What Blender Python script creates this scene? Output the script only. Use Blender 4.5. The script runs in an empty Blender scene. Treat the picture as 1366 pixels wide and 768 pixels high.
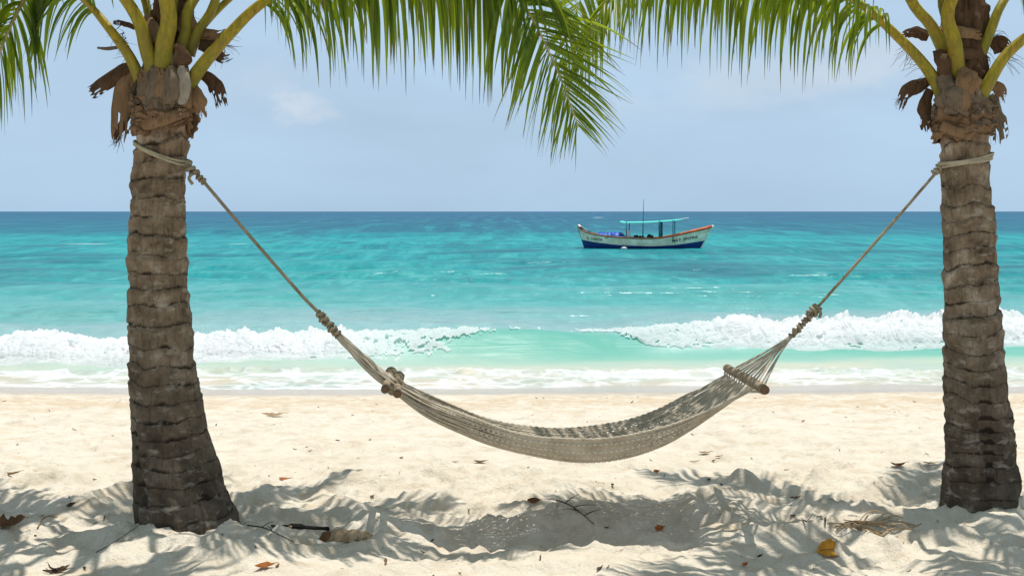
import bpy, math, random
import numpy as np
from mathutils import Vector

random.seed(7)
RNG = np.random.default_rng(11)
C = bpy.context.scene.collection
F = 35.0 / 36.0 * 1366.0            # focal length in photo pixels
EYE = 1.6
SEA = -0.8


def P(px, py, d):
    """photo pixel at distance d -> point in the world"""
    return np.array(((px - 683.0) / F * d, d, EYE + (282.0 - py) / F * d))


# ------------------------------------------------------------------ noise
def _h(ix, iy, iz):
    n = (ix.astype(np.int64) * 374761393 + iy.astype(np.int64) * 668265263 + iz.astype(np.int64) * 2147483647) & 0xFFFFFFFF
    n = ((n ^ (n >> 13)) * 1274126177) & 0xFFFFFFFF
    n = ((n ^ (n >> 16)) * 2246822519) & 0xFFFFFFFF
    return ((n ^ (n >> 15)) & 0xFFFFFF) / float(0xFFFFFF) * 2 - 1


def noise(x, y, z=0.0, seed=0):
    x, y, z = np.broadcast_arrays(np.asarray(x, float) + seed * 17.3, np.asarray(y, float) - seed * 9.7, np.asarray(z, float) + seed * 3.1)
    ix, iy, iz = np.floor(x), np.floor(y), np.floor(z)
    fx, fy, fz = x - ix, y - iy, z - iz
    ux, uy, uz = [f * f * f * (f * (f * 6 - 15) + 10) for f in (fx, fy, fz)]
    r = 0
    for a in (0, 1):
        for b in (0, 1):
            for c in (0, 1):
                w = (ux if a else 1 - ux) * (uy if b else 1 - uy) * (uz if c else 1 - uz)
                r = r + w * _h(ix + a, iy + b, iz + c)
    return r


def noise2(x, y, seed=0):
    x, y = np.broadcast_arrays(np.asarray(x, float) + seed * 17.3, np.asarray(y, float) - seed * 9.7)
    ix, iy = np.floor(x), np.floor(y)
    fx, fy = x - ix, y - iy
    ux, uy = [f * f * f * (f * (f * 6 - 15) + 10) for f in (fx, fy)]
    iz = np.full_like(ix, seed)
    r = 0
    for a in (0, 1):
        for b in (0, 1):
            w = (ux if a else 1 - ux) * (uy if b else 1 - uy)
            r = r + w * _h(ix + a, iy + b, iz)
    return r


def fbm(x, y, seed=0, octaves=4, gain=0.5):
    s, a = 0, 1.0
    for o in range(octaves):
        s = s + a * noise2(x * 2.03 ** o, y * 2.03 ** o, seed + o * 5)
        a *= gain
    return s


def sstep(a, b, x):
    t = np.clip((x - a) / (b - a), 0, 1)
    return t * t * (3 - 2 * t)


# ------------------------------------------------------------------ mesh helpers
def link(name, verts, faces, mats, parent=None, origin=None, smooth=True, attrs=None, mat_idx=None):
    """one mesh object; verts in world space, stored relative to the parent's (or its own) origin"""
    verts = np.asarray(verts, float).reshape(-1, 3)
    if parent is not None:
        o0 = np.array(abs_loc(parent))
        loc = (0, 0, 0)
    else:
        o0 = np.array(origin if origin is not None else (0, 0, 0), float)
        loc = tuple(o0)
    v = verts - o0
    me = bpy.data.meshes.new(name)
    if isinstance(faces, np.ndarray):
        nf, k = faces.shape
        me.vertices.add(len(v))
        me.vertices.foreach_set('co', v.astype(np.float32).ravel())
        me.loops.add(nf * k)
        me.loops.foreach_set('vertex_index', faces.astype(np.int32).ravel())
        me.polygons.add(nf)
        me.polygons.foreach_set('loop_start', np.arange(0, nf * k, k, dtype=np.int32))
        me.polygons.foreach_set('loop_total', np.full(nf, k, dtype=np.int32))
        me.update(calc_edges=True)
    else:
        me.from_pydata(v.tolist(), [], [tuple(f) for f in faces])
    for m in (mats if isinstance(mats, (list, tuple)) else [mats]):
        me.materials.append(m)
    if mat_idx is not None:
        me.polygons.foreach_set('material_index', np.asarray(mat_idx, dtype=np.int32))
    if smooth:
        me.polygons.foreach_set('use_smooth', np.ones(len(me.polygons), dtype=bool))
    for k, arr in (attrs or {}).items():
        a = me.attributes.new(k, 'FLOAT', 'POINT')
        a.data.foreach_set('value', np.asarray(arr, np.float32).ravel())
    me.validate()
    ob = bpy.data.objects.new(name, me)
    C.objects.link(ob)
    ob.location = loc
    if parent is not None:
        ob.parent = parent
    return ob


def abs_loc(o):
    l = Vector((0, 0, 0))
    while o is not None:
        l += o.location
        o = o.parent
    return l


def tag(o, label=None, cat=None, group=None, kind=None):
    if label: o['label'] = label
    if cat: o['category'] = cat
    if group: o['group'] = group
    if kind: o['kind'] = kind
    return o


def thing(name, loc, label, cat, group=None):
    o = bpy.data.objects.new(name, None)
    o.empty_display_size = 0.1
    C.objects.link(o)
    o.location = tuple(loc)
    return tag(o, label, cat, group)


def grid_faces(nr, nc, wrap=False):
    r = np.arange(nr - 1)[:, None]
    cc = np.arange(nc if wrap else nc - 1)[None, :]
    c2 = (cc + 1) % nc
    return np.stack([r * nc + cc, r * nc + c2, (r + 1) * nc + c2, (r + 1) * nc + cc], -1).reshape(-1, 4)


class MB:
    """collects quads for one mesh object"""
    def __init__(self):
        self.v, self.f, self.n, self.a, self.mi = [], [], 0, {}, []

    def add(self, v, f, attrs=None, mi=0):
        v = np.asarray(v, float).reshape(-1, 3)
        f = np.asarray(f, int)
        self.v.append(v)
        self.f.append(f + self.n)
        self.mi.append(np.full(len(f), mi))
        for k, arr in (attrs or {}).items():
            self.a.setdefault(k, []).append(np.broadcast_to(np.asarray(arr, float), (len(v),)))
        self.n += len(v)

    def tube(self, path, rad, sides=6, flat=1.0, up=(0, 0, 1), attrs=None, mi=0, cap=True):
        path = np.asarray(path, float)
        n = len(path)
        rad = np.atleast_1d(np.asarray(rad, float))
        rad = np.interp(np.linspace(0, 1, n), np.linspace(0, 1, len(rad)), rad) if len(rad) != n else rad
        t = np.gradient(path, axis=0)
        t /= np.linalg.norm(t, axis=1)[:, None] + 1e-12
        u = np.asarray(up, float)
        if abs(np.dot(t[0], u)) > 0.95:
            u = np.array((1.0, 0, 0)) if abs(t[0][0]) < 0.9 else np.array((0, 1.0, 0))
        s = np.cross(t[0], u); s /= np.linalg.norm(s)
        S = np.zeros_like(path)
        for i in range(n):
            s = s - t[i] * np.dot(s, t[i]); s /= np.linalg.norm(s) + 1e-12
            S[i] = s
        N = np.cross(S, t)
        a = np.linspace(0, 2 * math.pi, sides, endpoint=False)
        v = path[:, None, :] + rad[:, None, None] * (np.cos(a)[None, :, None] * S[:, None, :] + flat * np.sin(a)[None, :, None] * N[:, None, :])
        f = grid_faces(n, sides, True)
        v = v.reshape(-1, 3)
        if cap:
            v = np.vstack([v, path[:1], path[-1:]])
            k = np.arange(sides); k2 = (k + 1) % sides
            c0 = np.stack([k2, k, np.full(sides, n * sides), np.full(sides, n * sides)], -1)
            b = (n - 1) * sides
            c1 = np.stack([b + k, b + k2, np.full(sides, n * sides + 1), np.full(sides, n * sides + 1)], -1)
            f = [f, c0[:, :3], c1[:, :3]]
            self.v.append(v)
            for ff in f:
                self.f.append(ff + self.n); self.mi.append(np.full(len(ff), mi))
            for kk, arr in (attrs or {}).items():
                self.a.setdefault(kk, []).append(np.broadcast_to(np.asarray(arr, float), (len(v),)))
            self.n += len(v)
        else:
            self.add(v, f, attrs, mi)

    def build(self, name, mats, parent=None, origin=None, smooth=True):
        v = np.vstack(self.v)
        a = {k: np.concatenate(x) for k, x in self.a.items()}
        if all(f.shape[1] == 4 for f in self.f):
            return link(name, v, np.vstack(self.f), mats, parent, origin, smooth, a, np.concatenate(self.mi))
        faces = [tuple(r) for f in self.f for r in f.tolist()]
        return link(name, v, faces, mats, parent, origin, smooth, a, np.concatenate(self.mi))


def interp_pts(pts, n):
    """Catmull-Rom through points"""
    pts = np.asarray(pts, float)
    k = len(pts)
    ext = np.vstack([2 * pts[0] - pts[1], pts, 2 * pts[-1] - pts[-2]])
    tt = np.linspace(0, k - 1, n)
    i = np.clip(tt.astype(int), 0, k - 2)
    u = (tt - i)[:, None]
    p0, p1, p2, p3 = ext[i], ext[i + 1], ext[i + 2], ext[i + 3]
    q = 0.5 * (2 * p1 + (p2 - p0) * u + (2 * p0 - 5 * p1 + 4 * p2 - p3) * u ** 2 + (3 * p1 - p0 - 3 * p2 + p3) * u ** 3)
    seg = np.r_[0, np.cumsum(np.linalg.norm(np.diff(q, axis=0), axis=1))]
    s = np.linspace(0, seg[-1], n)
    return np.stack([np.interp(s, seg, q[:, j]) for j in range(q.shape[1])], -1)


# ------------------------------------------------------------------ material helpers
class NT:
    def __init__(self, name):
        self.m = bpy.data.materials.new(name)
        self.m.use_nodes = True
        self.t = self.m.node_tree
        self.b = self.t.nodes['Principled BSDF']
        self.out = self.t.nodes['Material Output']

    def n(self, typ, **kw):
        x = self.t.nodes.new(typ)
        for k, v in kw.items():
            if k.startswith('i_'):
                x.inputs[k[2:].replace('_', ' ')].default_value = v
            else:
                setattr(x, k, v)
        return x

    def l(self, a, b):
        self.t.links.new(a, b)

    def pos(self, scale=(1, 1, 1), src='Object'):
        tc = self.n('ShaderNodeTexCoord')
        mp = self.n('ShaderNodeMapping')
        mp.inputs['Scale'].default_value = scale
        self.l(tc.outputs[src], mp.inputs['Vector'])
        return mp.outputs['Vector']

    def noise(self, scale, vec=None, detail=4, rough=0.55, dist=0.0):
        x = self.n('ShaderNodeTexNoise')
        x.inputs['Scale'].default_value = scale
        x.inputs['Detail'].default_value = detail
        x.inputs['Roughness'].default_value = rough
        x.inputs['Distortion'].default_value = dist
        if vec is not None: self.l(vec, x.inputs['Vector'])
        return x.outputs['Fac']

    def ramp(self, fac, stops, interp='LINEAR'):
        r = self.n('ShaderNodeValToRGB')
        r.color_ramp.interpolation = interp
        e = r.color_ramp.elements
        while len(e) < len(stops): e.new(0.5)
        for el, (p, c) in zip(e, stops):
            el.position = p
            el.color = (*c, 1) if len(c) == 3 else c
        self.l(fac, r.inputs['Fac'])
        return r.outputs['Color']

    def val(self, fac, stops):
        return self.ramp(fac, [(p, (v, v, v)) for p, v in stops])

    def mix(self, fac, a, b, mode='MIX'):
        x = self.n('ShaderNodeMix', data_type='RGBA', blend_type=mode)
        for s, i in ((fac, 0), (a, 6), (b, 7)):
            if hasattr(s, 'links') or isinstance(s, bpy.types.NodeSocket): self.l(s, x.inputs[i])
            elif isinstance(s, (int, float)): x.inputs[i].default_value = s
            else: x.inputs[i].default_value = (*s, 1)
        return x.outputs[2]

    def math(self, op, a, b=0.0, clamp=False):
        x = self.n('ShaderNodeMath', operation=op, use_clamp=clamp)
        for s, i in ((a, 0), (b, 1)):
            if isinstance(s, bpy.types.NodeSocket): self.l(s, x.inputs[i])
            else: x.inputs[i].default_value = s
        return x.outputs[0]

    def attr(self, name):
        a = self.n('ShaderNodeAttribute')
        a.attribute_name = name
        return a.outputs['Fac']

    def bump(self, h, strength=0.3, dist=0.01, normal=None):
        b = self.n('ShaderNodeBump')
        b.inputs['Strength'].default_value = strength
        b.inputs['Distance'].default_value = dist
        self.l(h, b.inputs['Height'])
        if normal is not None: self.l(normal, b.inputs['Normal'])
        return b.outputs['Normal']

    def fin(self, col=None, rough=0.8, normal=None, spec=0.5):
        if col is not None:
            if isinstance(col, bpy.types.NodeSocket): self.l(col, self.b.inputs['Base Color'])
            else: self.b.inputs['Base Color'].default_value = (*col, 1)
        if isinstance(rough, bpy.types.NodeSocket): self.l(rough, self.b.inputs['Roughness'])
        else: self.b.inputs['Roughness'].default_value = rough
        if isinstance(spec, bpy.types.NodeSocket): self.l(spec, self.b.inputs['Specular IOR Level'])
        else: self.b.inputs['Specular IOR Level'].default_value = spec
        if normal is not None: self.l(normal, self.b.inputs['Normal'])
        return self.m


def simple(name, col, rough=0.7, var=0.25, scale=20, bump=0.2, spec=0.3, bdist=0.004):
    m = NT(name)
    v = m.pos()
    n = m.noise(scale, v)
    lo = tuple(c * (1 - var) for c in col); hi = tuple(min(1, c * (1 + var)) for c in col)
    c = m.ramp(n, [(0.3, lo), (0.7, hi)])
    return m.fin(c, rough, m.bump(m.noise(scale * 4, v), bump, bdist), spec)


# ------------------------------------------------------------------ materials
def mat_sand():
    m = NT('sand')
    v = m.pos()
    fine = m.noise(260, v, 3)
    mid = m.noise(5.0, v, 5, 0.6)
    col = m.ramp(mid, [(0.3, (0.58, 0.505, 0.395)), (0.5, (0.69, 0.62, 0.51)), (0.75, (0.74, 0.68, 0.575))])
    grain = m.ramp(fine, [(0.32, (0.72, 0.68, 0.62)), (0.5, (1, 1, 1)), (0.8, (1.0, 1.0, 1.0))])
    col = m.mix(0.6, col, grain, 'MULTIPLY')
    # coarse ochre sand and shell grit turned up in patches, most of it along the old tide line
    sx = m.n('ShaderNodeSeparateXYZ'); m.l(v, sx.inputs[0])
    y = sx.outputs[1]
    band = m.math('SUBTRACT', 1.0, m.math('ABSOLUTE', m.math('DIVIDE', m.math('SUBTRACT', y, 11.3), 1.7)), True)
    pat = m.noise(1.0, m.pos((2.4, 6.5, 1)), 6, 0.68)
    pat = m.math('ADD', pat, m.math('MULTIPLY', band, 0.17))
    pf = m.val(pat, [(0.55, 0), (0.70, 0.7)])
    col = m.mix(m.math('MULTIPLY', pf, 0.9), col, (0.54, 0.41, 0.26))
    # dark specks of dry plant matter
    spk = m.noise(26, v, 2, 0.5)
    col = m.mix(m.val(spk, [(0.70, 0), (0.76, 0.55)]), col, (0.25, 0.17, 0.10))
    # wet sand by the water
    wn = m.noise(0.7, v, 3)
    edge = m.math('ADD', m.math('SUBTRACT', y, 12.45), m.math('MULTIPLY', m.math('SUBTRACT', wn, 0.5), 0.5))
    wet = m.val(m.math('MULTIPLY', m.math('ADD', edge, 0.3), 1.6, True), [(0.0, 0), (1, 1)])
    col = m.mix(wet, col, (0.40, 0.345, 0.30))
    rough = m.mix(wet, (0.95, 0.95, 0.95), (0.22, 0.22, 0.22))
    h = m.math('ADD', m.math('ADD', m.math('MULTIPLY', m.noise(110, v, 3), 0.5), m.math('MULTIPLY', m.noise(34, v, 4), 1.2)), m.math('MULTIPLY', m.noise(11, v, 5, 0.62), 2.2))
    dryb = m.math('SUBTRACT', 1.0, wet)
    b = m.n('ShaderNodeBump'); b.inputs['Distance'].default_value = 0.014
    m.l(m.math('MULTIPLY', dryb, 0.75), b.inputs['Strength']); m.l(h, b.inputs['Height'])
    return m.fin(col, rough, b.outputs['Normal'], 0.25)


def mat_sea():
    m = NT('sea_water')
    v = m.pos()
    sx = m.n('ShaderNodeSeparateXYZ'); m.l(v, sx.inputs[0])
    y = sx.outputs[1]
    inv = m.math('DIVIDE', 16.0, m.math('MAXIMUM', y, 1.0))
    big = m.noise(1.0, m.pos((0.010, 0.045, 1)), 4, 0.6)
    inv2 = m.math('ADD', inv, m.math('MULTIPLY', m.math('MULTIPLY', m.math('MULTIPLY', m.math('SUBTRACT', big, 0.5), inv), 0.5), m.val(inv, [(0.55, 1.0), (0.86, 0.06)])))
    d = inv2
    # depth colour: deep blue offshore, turquoise over the sandy shallows; breaker face painted darker
    stops = [(0.0, (0.020, 0.115, 0.225)), (0.055, (0.016, 0.125, 0.215)), (0.12, (0.010, 0.165, 0.230)),
             (0.175, (0.008, 0.310, 0.335)), (0.30, (0.009, 0.300, 0.320)), (0.42, (0.018, 0.320, 0.325)),
             (0.60, (0.100, 0.400, 0.390)), (0.72, (0.25, 0.430, 0.440)), (0.878, (0.270, 0.425, 0.430)), (0.893, (0.085, 0.370, 0.305)), (0.925, (0.12, 0.39, 0.31)),
             (0.962, (0.30, 0.49, 0.40)), (1.0, (0.42, 0.58, 0.48))]
    col = m.ramp(m.math('MULTIPLY', d, 0.95, True), stops)
    # wave facets' sky sheen painted as darker and lighter streaks, finer towards the beach
    def band(lo0, lo1, hi0, hi1): return m.val(inv, [(lo0, 0), (lo1, 1), (hi0, 1), (hi1, 0)])
    layers = (((0.34, 0.020, 1), m.val(inv, [(0.13, 1), (0.22, 0)])), ((0.95, 0.16, 1), band(0.11, 0.20, 0.30, 0.42)),
              ((1.5, 0.55, 1), band(0.28, 0.40, 0.52, 0.64)), ((2.0, 1.4, 1), m.val(inv, [(0.5, 0), (0.64, 1)])))
    mm = None
    for sc_, bnd in layers:
        nn = m.math('MULTIPLY', m.math('SUBTRACT', m.noise(1.0, m.pos(sc_), 10, 0.72, 0.3), 0.5), bnd)
        mm = nn if mm is None else m.math('ADD', mm, nn)
    mm = m.math('ADD', mm, 0.5)
    fadem = m.val(inv, [(0.0, 1), (0.45, 0.85), (0.75, 0.45), (0.92, 0.12)])
    darkc = m.ramp(inv, [(0.0, (0.010, 0.070, 0.145)), (0.16, (0.006, 0.120, 0.185)), (0.35, (0.006, 0.170, 0.215)), (0.8, (0.12, 0.36, 0.36))])
    lightc = m.ramp(inv, [(0.0, (0.040, 0.19, 0.29)), (0.16, (0.020, 0.37, 0.38)), (0.5, (0.14, 0.48, 0.47)), (0.8, (0.32, 0.55, 0.55)), (0.95, (0.34, 0.56, 0.50))])
    col = m.mix(m.math('MULTIPLY', m.val(mm, [(0.48, 0.0), (0.64, 0.85)]), fadem), col, darkc)
    col = m.mix(m.math('MULTIPLY', m.val(mm, [(0.36, 0.7), (0.49, 0.0)]), fadem), col, lightc)
    # reef and seagrass patches
    reef = m.noise(1.0, m.pos((0.055, 0.16, 1)), 5, 0.62)
    zone = m.val(inv, [(0.18, 0), (0.26, 1), (0.46, 1), (0.55, 0)])
    rf = m.math('MULTIPLY', m.val(reef, [(0.48, 0), (0.62, 0.85)]), zone)
    col = m.mix(rf, col, (0.006, 0.135, 0.185))
    zone2 = m.val(inv, [(0.05, 0), (0.09, 1), (0.15, 1), (0.2, 0)])
    reef2 = m.noise(1.0, m.pos((0.02, 0.05, 1)), 5, 0.62)
    col = m.mix(m.math('MULTIPLY', m.val(reef2, [(0.47, 0), (0.62, 0.6)]), zone2), col, (0.012, 0.13, 0.20))
    # sand stirred up and thinning water by the beach
    shal = m.val(m.math('MULTIPLY', m.math('SUBTRACT', 16.2, y), 0.45, True), [(0.0, 0), (0.35, 0.45), (1, 0.92)])
    sn = m.noise(1.0, m.pos((0.55, 1.5, 1)), 4, 0.6)
    shcol = m.ramp(sn, [(0.35, (0.34, 0.42, 0.37)), (0.52, (0.46, 0.44, 0.36)), (0.65, (0.56, 0.47, 0.36))])
    col = m.mix(shal, col, shcol)
    # foam
    w1 = m.noise(1.0, m.pos((0.85, 1.8, 1)), 9, 0.70, 1.0)
    cell = m.n('ShaderNodeTexVoronoi', feature='DISTANCE_TO_EDGE'); cell.inputs['Scale'].default_value = 1.0
    dist = m.n('ShaderNodeVectorMath', operation='ADD')
    nz = m.n('ShaderNodeTexNoise'); nz.inputs['Scale'].default_value = 2.0; nz.inputs['Detail'].default_value = 4
    m.l(v, nz.inputs['Vector'])
    sc = m.n('ShaderNodeVectorMath', operation='SCALE'); sc.inputs['Scale'].default_value = 1.6
    m.l(nz.outputs['Color'], sc.inputs[0])
    m.l(m.pos((2.2, 4.5, 1)), dist.inputs[0]); m.l(sc.outputs[0], dist.inputs[1])
    m.l(dist.outputs[0], cell.inputs['Vector'])
    lace = m.val(cell.outputs['Distance'], [(0.03, 1), (0.16, 0)])
    zf = m.val(m.math('MULTIPLY', m.math('SUBTRACT', y, 12.8), 0.25, True),
               [(0.0, 1.0), (0.15, 0.80), (0.22, 0.60), (0.36, 0.53), (0.48, 0.65), (0.53, 0.48), (0.62, 0.36), (0.78, 0.30), (0.90, 0.18), (1.0, 0.0)])
    fm = m.math('ADD', m.math('ADD', w1, m.math('MULTIPLY', lace, 0.13)), m.math('SUBTRACT', zf, 1.0))
    foam = m.val(fm, [(0.05, 0), (0.14, 0.45), (0.28, 0.95)])
    at = m.attr('foam')
    foam = m.math('MAXIMUM', foam, m.math('MULTIPLY', m.val(m.math('MULTIPLY', m.math('ADD', at, w1), 0.5), [(0.42, 0), (0.52, 0.55), (0.64, 1)]), m.math('MINIMUM', m.math('MULTIPLY', at, 4.0), 1.0)))
    col = m.mix(m.attr('veil'), col, m.ramp(m.noise(1.0, m.pos((7, 2, 5)), 5, 0.65), [(0.3, (0.46, 0.66, 0.60)), (0.7, (0.74, 0.82, 0.80))]))
    col = m.mix(foam, col, (0.70, 0.71, 0.72))
    rough = m.mix(foam, (0.16, 0.16, 0.16), (0.8, 0.8, 0.8))
    # ripples; the finest only close to the shore
    n1 = m.noise(1.0, m.pos((0.9, 2.2, 1)), 6, 0.62)
    n2 = m.noise(1.0, m.pos((0.16, 0.45, 1)), 5, 0.6)
    n3 = m.noise(1.0, m.pos((0.035, 0.085, 1)), 6, 0.65)
    h = m.math('ADD', m.math('ADD', m.math('MULTIPLY', n1, 0.14), m.math('MULTIPLY', n2, 0.7)), m.math('MULTIPLY', n3, 2.0))
    bb = m.n('ShaderNodeBump'); bb.inputs['Distance'].default_value = 1.0
    m.l(m.val(inv, [(0.0, 0.9), (0.6, 0.6), (0.84, 0.12)]), bb.inputs['Strength']); m.l(h, bb.inputs['Height'])
    nrm = bb.outputs['Normal']
    m.fin(col, 0.9, nrm, 0.0)
    # the sea never mirrors the sky fully: its many small slopes turn towards the eye
    fz = m.n('ShaderNodeFresnel'); fz.inputs['IOR'].default_value = 1.33; m.l(nrm, fz.inputs['Normal'])
    fac = m.math('MINIMUM', fz.outputs[0], m.val(inv, [(0.0, 0.20), (0.15, 0.23), (0.5, 0.36), (0.75, 0.44), (0.88, 0.30), (0.94, 0.16)]))
    fac = m.math('MULTIPLY', fac, m.math('SUBTRACT', 1.0, m.math('MULTIPLY', foam, 0.95)))
    gl = m.n('ShaderNodeBsdfGlossy'); m.l(m.val(inv, [(0.7, 0.16), (0.92, 0.42)]), gl.inputs['Roughness']); m.l(nrm, gl.inputs['Normal'])
    mx = m.n('ShaderNodeMixShader'); m.l(fac, mx.inputs[0]); m.l(m.b.outputs[0], mx.inputs[1]); m.l(gl.outputs[0], mx.inputs[2])
    m.l(mx.outputs[0], m.out.inputs['Surface'])
    return m.m


def mat_foam():
    m = NT('foam')
    v = m.pos()
    b = m.bump(m.noise(28, v, 5, 0.65), 0.35, 0.03)
    m.fin(m.ramp(m.noise(3.0, v, 4), [(0.3, (0.86, 0.90, 0.90)), (0.6, (0.95, 0.955, 0.96))]), 0.9, b, 0.0)
    t = m.n('ShaderNodeBsdfTranslucent'); t.inputs['Color'].default_value = (0.96, 0.97, 0.97, 1)
    mx = m.n('ShaderNodeMixShader'); mx.inputs[0].default_value = 0.5
    m.l(m.b.outputs[0], mx.inputs[1]); m.l(t.outputs[0], mx.inputs[2]); m.l(mx.outputs[0], m.out.inputs['Surface'])
    return m.m


def mat_leaf(name, dark, light, trans, tip=(0.20, 0.13, 0.05)):
    m = NT(name)
    r = m.attr('rnd'); u = m.attr('along')
    st = m.noise(9, m.pos(), 3)
    col = m.mix(r, dark, light)
    col = m.mix(m.math('MULTIPLY', st, 0.5), col, light)
    tr = m.mix(r, tuple(c * 0.65 for c in trans), trans)
    tm = m.val(m.math('ADD', u, m.math('MULTIPLY', r, 0.12)), [(0.90, 0), (1.03, 1)])
    col = m.mix(tm, col, tip); tr = m.mix(tm, tr, tip)
    m.fin(col, 0.38, None, 0.45)
    t = m.n('ShaderNodeBsdfTranslucent'); m.l(tr, t.inputs['Color'])
    mx = m.n('ShaderNodeMixShader'); mx.inputs[0].default_value = 0.54
    m.l(m.b.outputs[0], mx.inputs[1]); m.l(t.outputs[0], mx.inputs[2])
    m.l(mx.outputs[0], m.out.inputs['Surface'])
    return m.m


def mat_petiole():
    m = NT('petiole')
    v = m.pos()
    u = m.attr('along')
    st = m.noise(1.0, m.pos((60, 60, 6)), 4, 0.6)
    base = m.ramp(u, [(0.0, (0.13, 0.095, 0.022)), (0.06, (0.22, 0.19, 0.014)), (0.13, (0.31, 0.25, 0.010)), (0.28, (0.44, 0.29, 0.014)), (0.5, (0.50, 0.42, 0.17)), (1.0, (0.60, 0.52, 0.33))])
    col = m.mix(m.val(st, [(0.38, 0), (0.62, 0.75)]), base, (0.15, 0.14, 0.018))
    spk = m.noise(45, v, 3)
    blm = m.noise(9, v, 4)
    col = m.mix(m.val(blm, [(0.5, 0), (0.7, 0.45)]), col, (0.24, 0.14, 0.03))
    col = m.mix(m.val(spk, [(0.62, 0), (0.72, 0.7)]), col, (0.16, 0.09, 0.03))
    return m.fin(col, 0.52, m.bump(st, 0.6, 0.005), 0.3)


def mat_bark(name, tint=(1, 1, 1)):
    m = NT(name)
    v = m.pos()
    fib = m.noise(1.0, m.pos((55, 55, 11)), 6, 0.72, 0.8)
    blot = m.noise(6, v, 7, 0.68)
    fr = m.attr('ring')
    hgt = m.attr('height')
    g = lambda c: tuple(a * b for a, b in zip(c, tint))
    col = m.ramp(blot, [(0.32, g((0.065, 0.046, 0.030))), (0.44, g((0.18, 0.135, 0.092))), (0.56, g((0.27, 0.21, 0.150))), (0.72, g((0.54, 0.47, 0.385)))])
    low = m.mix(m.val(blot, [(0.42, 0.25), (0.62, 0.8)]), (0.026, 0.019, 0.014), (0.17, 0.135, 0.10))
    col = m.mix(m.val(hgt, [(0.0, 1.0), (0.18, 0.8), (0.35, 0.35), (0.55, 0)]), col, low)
    warm = m.mix(0.5, col, (0.27, 0.16, 0.085))
    col = m.mix(m.val(hgt, [(0.7, 0), (0.97, 0.8)]), col, warm)
    col = m.mix(m.val(fib, [(0.52, 0), (0.66, 0.7)]), col, (0.060, 0.042, 0.030))
    # darker in the leaf scars, chips and hollows
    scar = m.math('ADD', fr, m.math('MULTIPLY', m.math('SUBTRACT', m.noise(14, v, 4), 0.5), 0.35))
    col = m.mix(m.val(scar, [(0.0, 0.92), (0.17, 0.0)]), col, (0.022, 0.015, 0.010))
    pale = m.noise(11, m.pos((1, 1, 2.2)), 4, 0.6)
    col = m.mix(m.val(pale, [(0.57, 0), (0.68, 0.5)]), col, (0.44, 0.40, 0.34))
    h = m.math('ADD', m.math('MULTIPLY', fib, 1.0), m.math('MULTIPLY', m.noise(60, v, 3), 0.35))
    return m.fin(col, 0.9, m.bump(h, 0.75, 0.012), 0.2)


def mat_fibre(name, a, b):
    m = NT(name)
    st = m.noise(1.0, m.pos((70, 70, 12)), 4, 0.65, 0.6)
    bl = m.noise(12, m.pos(), 4)
    col = m.mix(bl, a, b)
    col = m.mix(m.val(st, [(0.5, 0), (0.7, 0.6)]), col, tuple(c * 0.3 for c in a))
    return m.fin(col, 0.9, m.bump(st, 0.6, 0.008), 0.2)


def mat_rope(name, a, b):
    m = NT(name)
    v = m.pos()
    bl = m.noise(16, v, 4)
    st = m.noise(220, v, 2)
    col = m.ramp(bl, [(0.3, a), (0.7, b)])
    col = m.mix(m.val(st, [(0.45, 0), (0.7, 0.5)]), col, tuple(c * 0.4 for c in a))
    return m.fin(col, 0.9, m.bump(st, 0.5, 0.004), 0.15)


M = {}
M['sand'] = mat_sand(); M['sea'] = mat_sea(); M['foam'] = mat_foam()
M['leaf'] = mat_leaf('palm_leaf', (0.024, 0.070, 0.010), (0.110, 0.190, 0.018), (0.43, 0.54, 0.025))
M['petiole'] = mat_petiole()
M['bark'] = mat_bark('bark', (1.06, 1.03, 1.0)); M['bark_grey'] = mat_bark('bark_grey', (1.08, 1.06, 1.06))
M['fibre'] = mat_fibre('fibre', (0.15, 0.085, 0.045), (0.30, 0.19, 0.11))
M['fibre_dark'] = mat_fibre('fibre_dark', (0.060, 0.034, 0.020), (0.14, 0.08, 0.045))
M['fibre_grey'] = mat_fibre('fibre_grey', (0.11, 0.080, 0.055), (0.22, 0.17, 0.125))
M['fibre_pale'] = mat_fibre('fibre_pale', (0.26, 0.23, 0.19), (0.36, 0.32, 0.27))
M['rope'] = mat_rope('rope', (0.26, 0.21, 0.14), (0.40, 0.34, 0.24))
M['rope_pale'] = mat_rope('rope_pale', (0.40, 0.34, 0.23), (0.58, 0.52, 0.40))
M['cord'] = mat_rope('cord', (0.43, 0.365, 0.275), (0.64, 0.57, 0.46))
M['lit_dash'] = mat_rope('lit_dash_cord', (0.66, 0.60, 0.48), (0.80, 0.76, 0.66))
M['wood'] = mat_fibre('bar_wood', (0.26, 0.19, 0.12), (0.42, 0.34, 0.24))
M['wood_end'] = simple('wood_end', (0.15, 0.092, 0.052), 0.7, 0.3, 60)
M['hull_white'] = simple('hull_paint', (0.90, 0.88, 0.62), 0.5, 0.28, 2.2, 0.1)
M['hull_navy'] = simple('hull_navy', (0.010, 0.050, 0.21), 0.45, 0.3, 2.0, 0.1)
M['red_paint'] = simple('red_paint', (0.62, 0.13, 0.04), 0.5, 0.35, 2.5, 0.1)
M['brown_paint'] = simple('brown_paint', (0.26, 0.13, 0.07), 0.6, 0.4, 3, 0.1)
M['boat_wood'] = simple('boat_wood', (0.28, 0.19, 0.11), 0.7, 0.3, 4, 0.1)
M['awning'] = simple('awning_cloth', (0.10, 0.66, 0.56), 0.6, 0.1, 1.5, 0.1)
M['teal_paint'] = simple('teal_paint', (0.02, 0.16, 0.22), 0.5, 0.2, 4, 0.1)
M['blue_tarp'] = simple('blue_tarp', (0.01, 0.085, 0.42), 0.45, 0.35, 3, 0.3, 0.4, 0.05)
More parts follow.
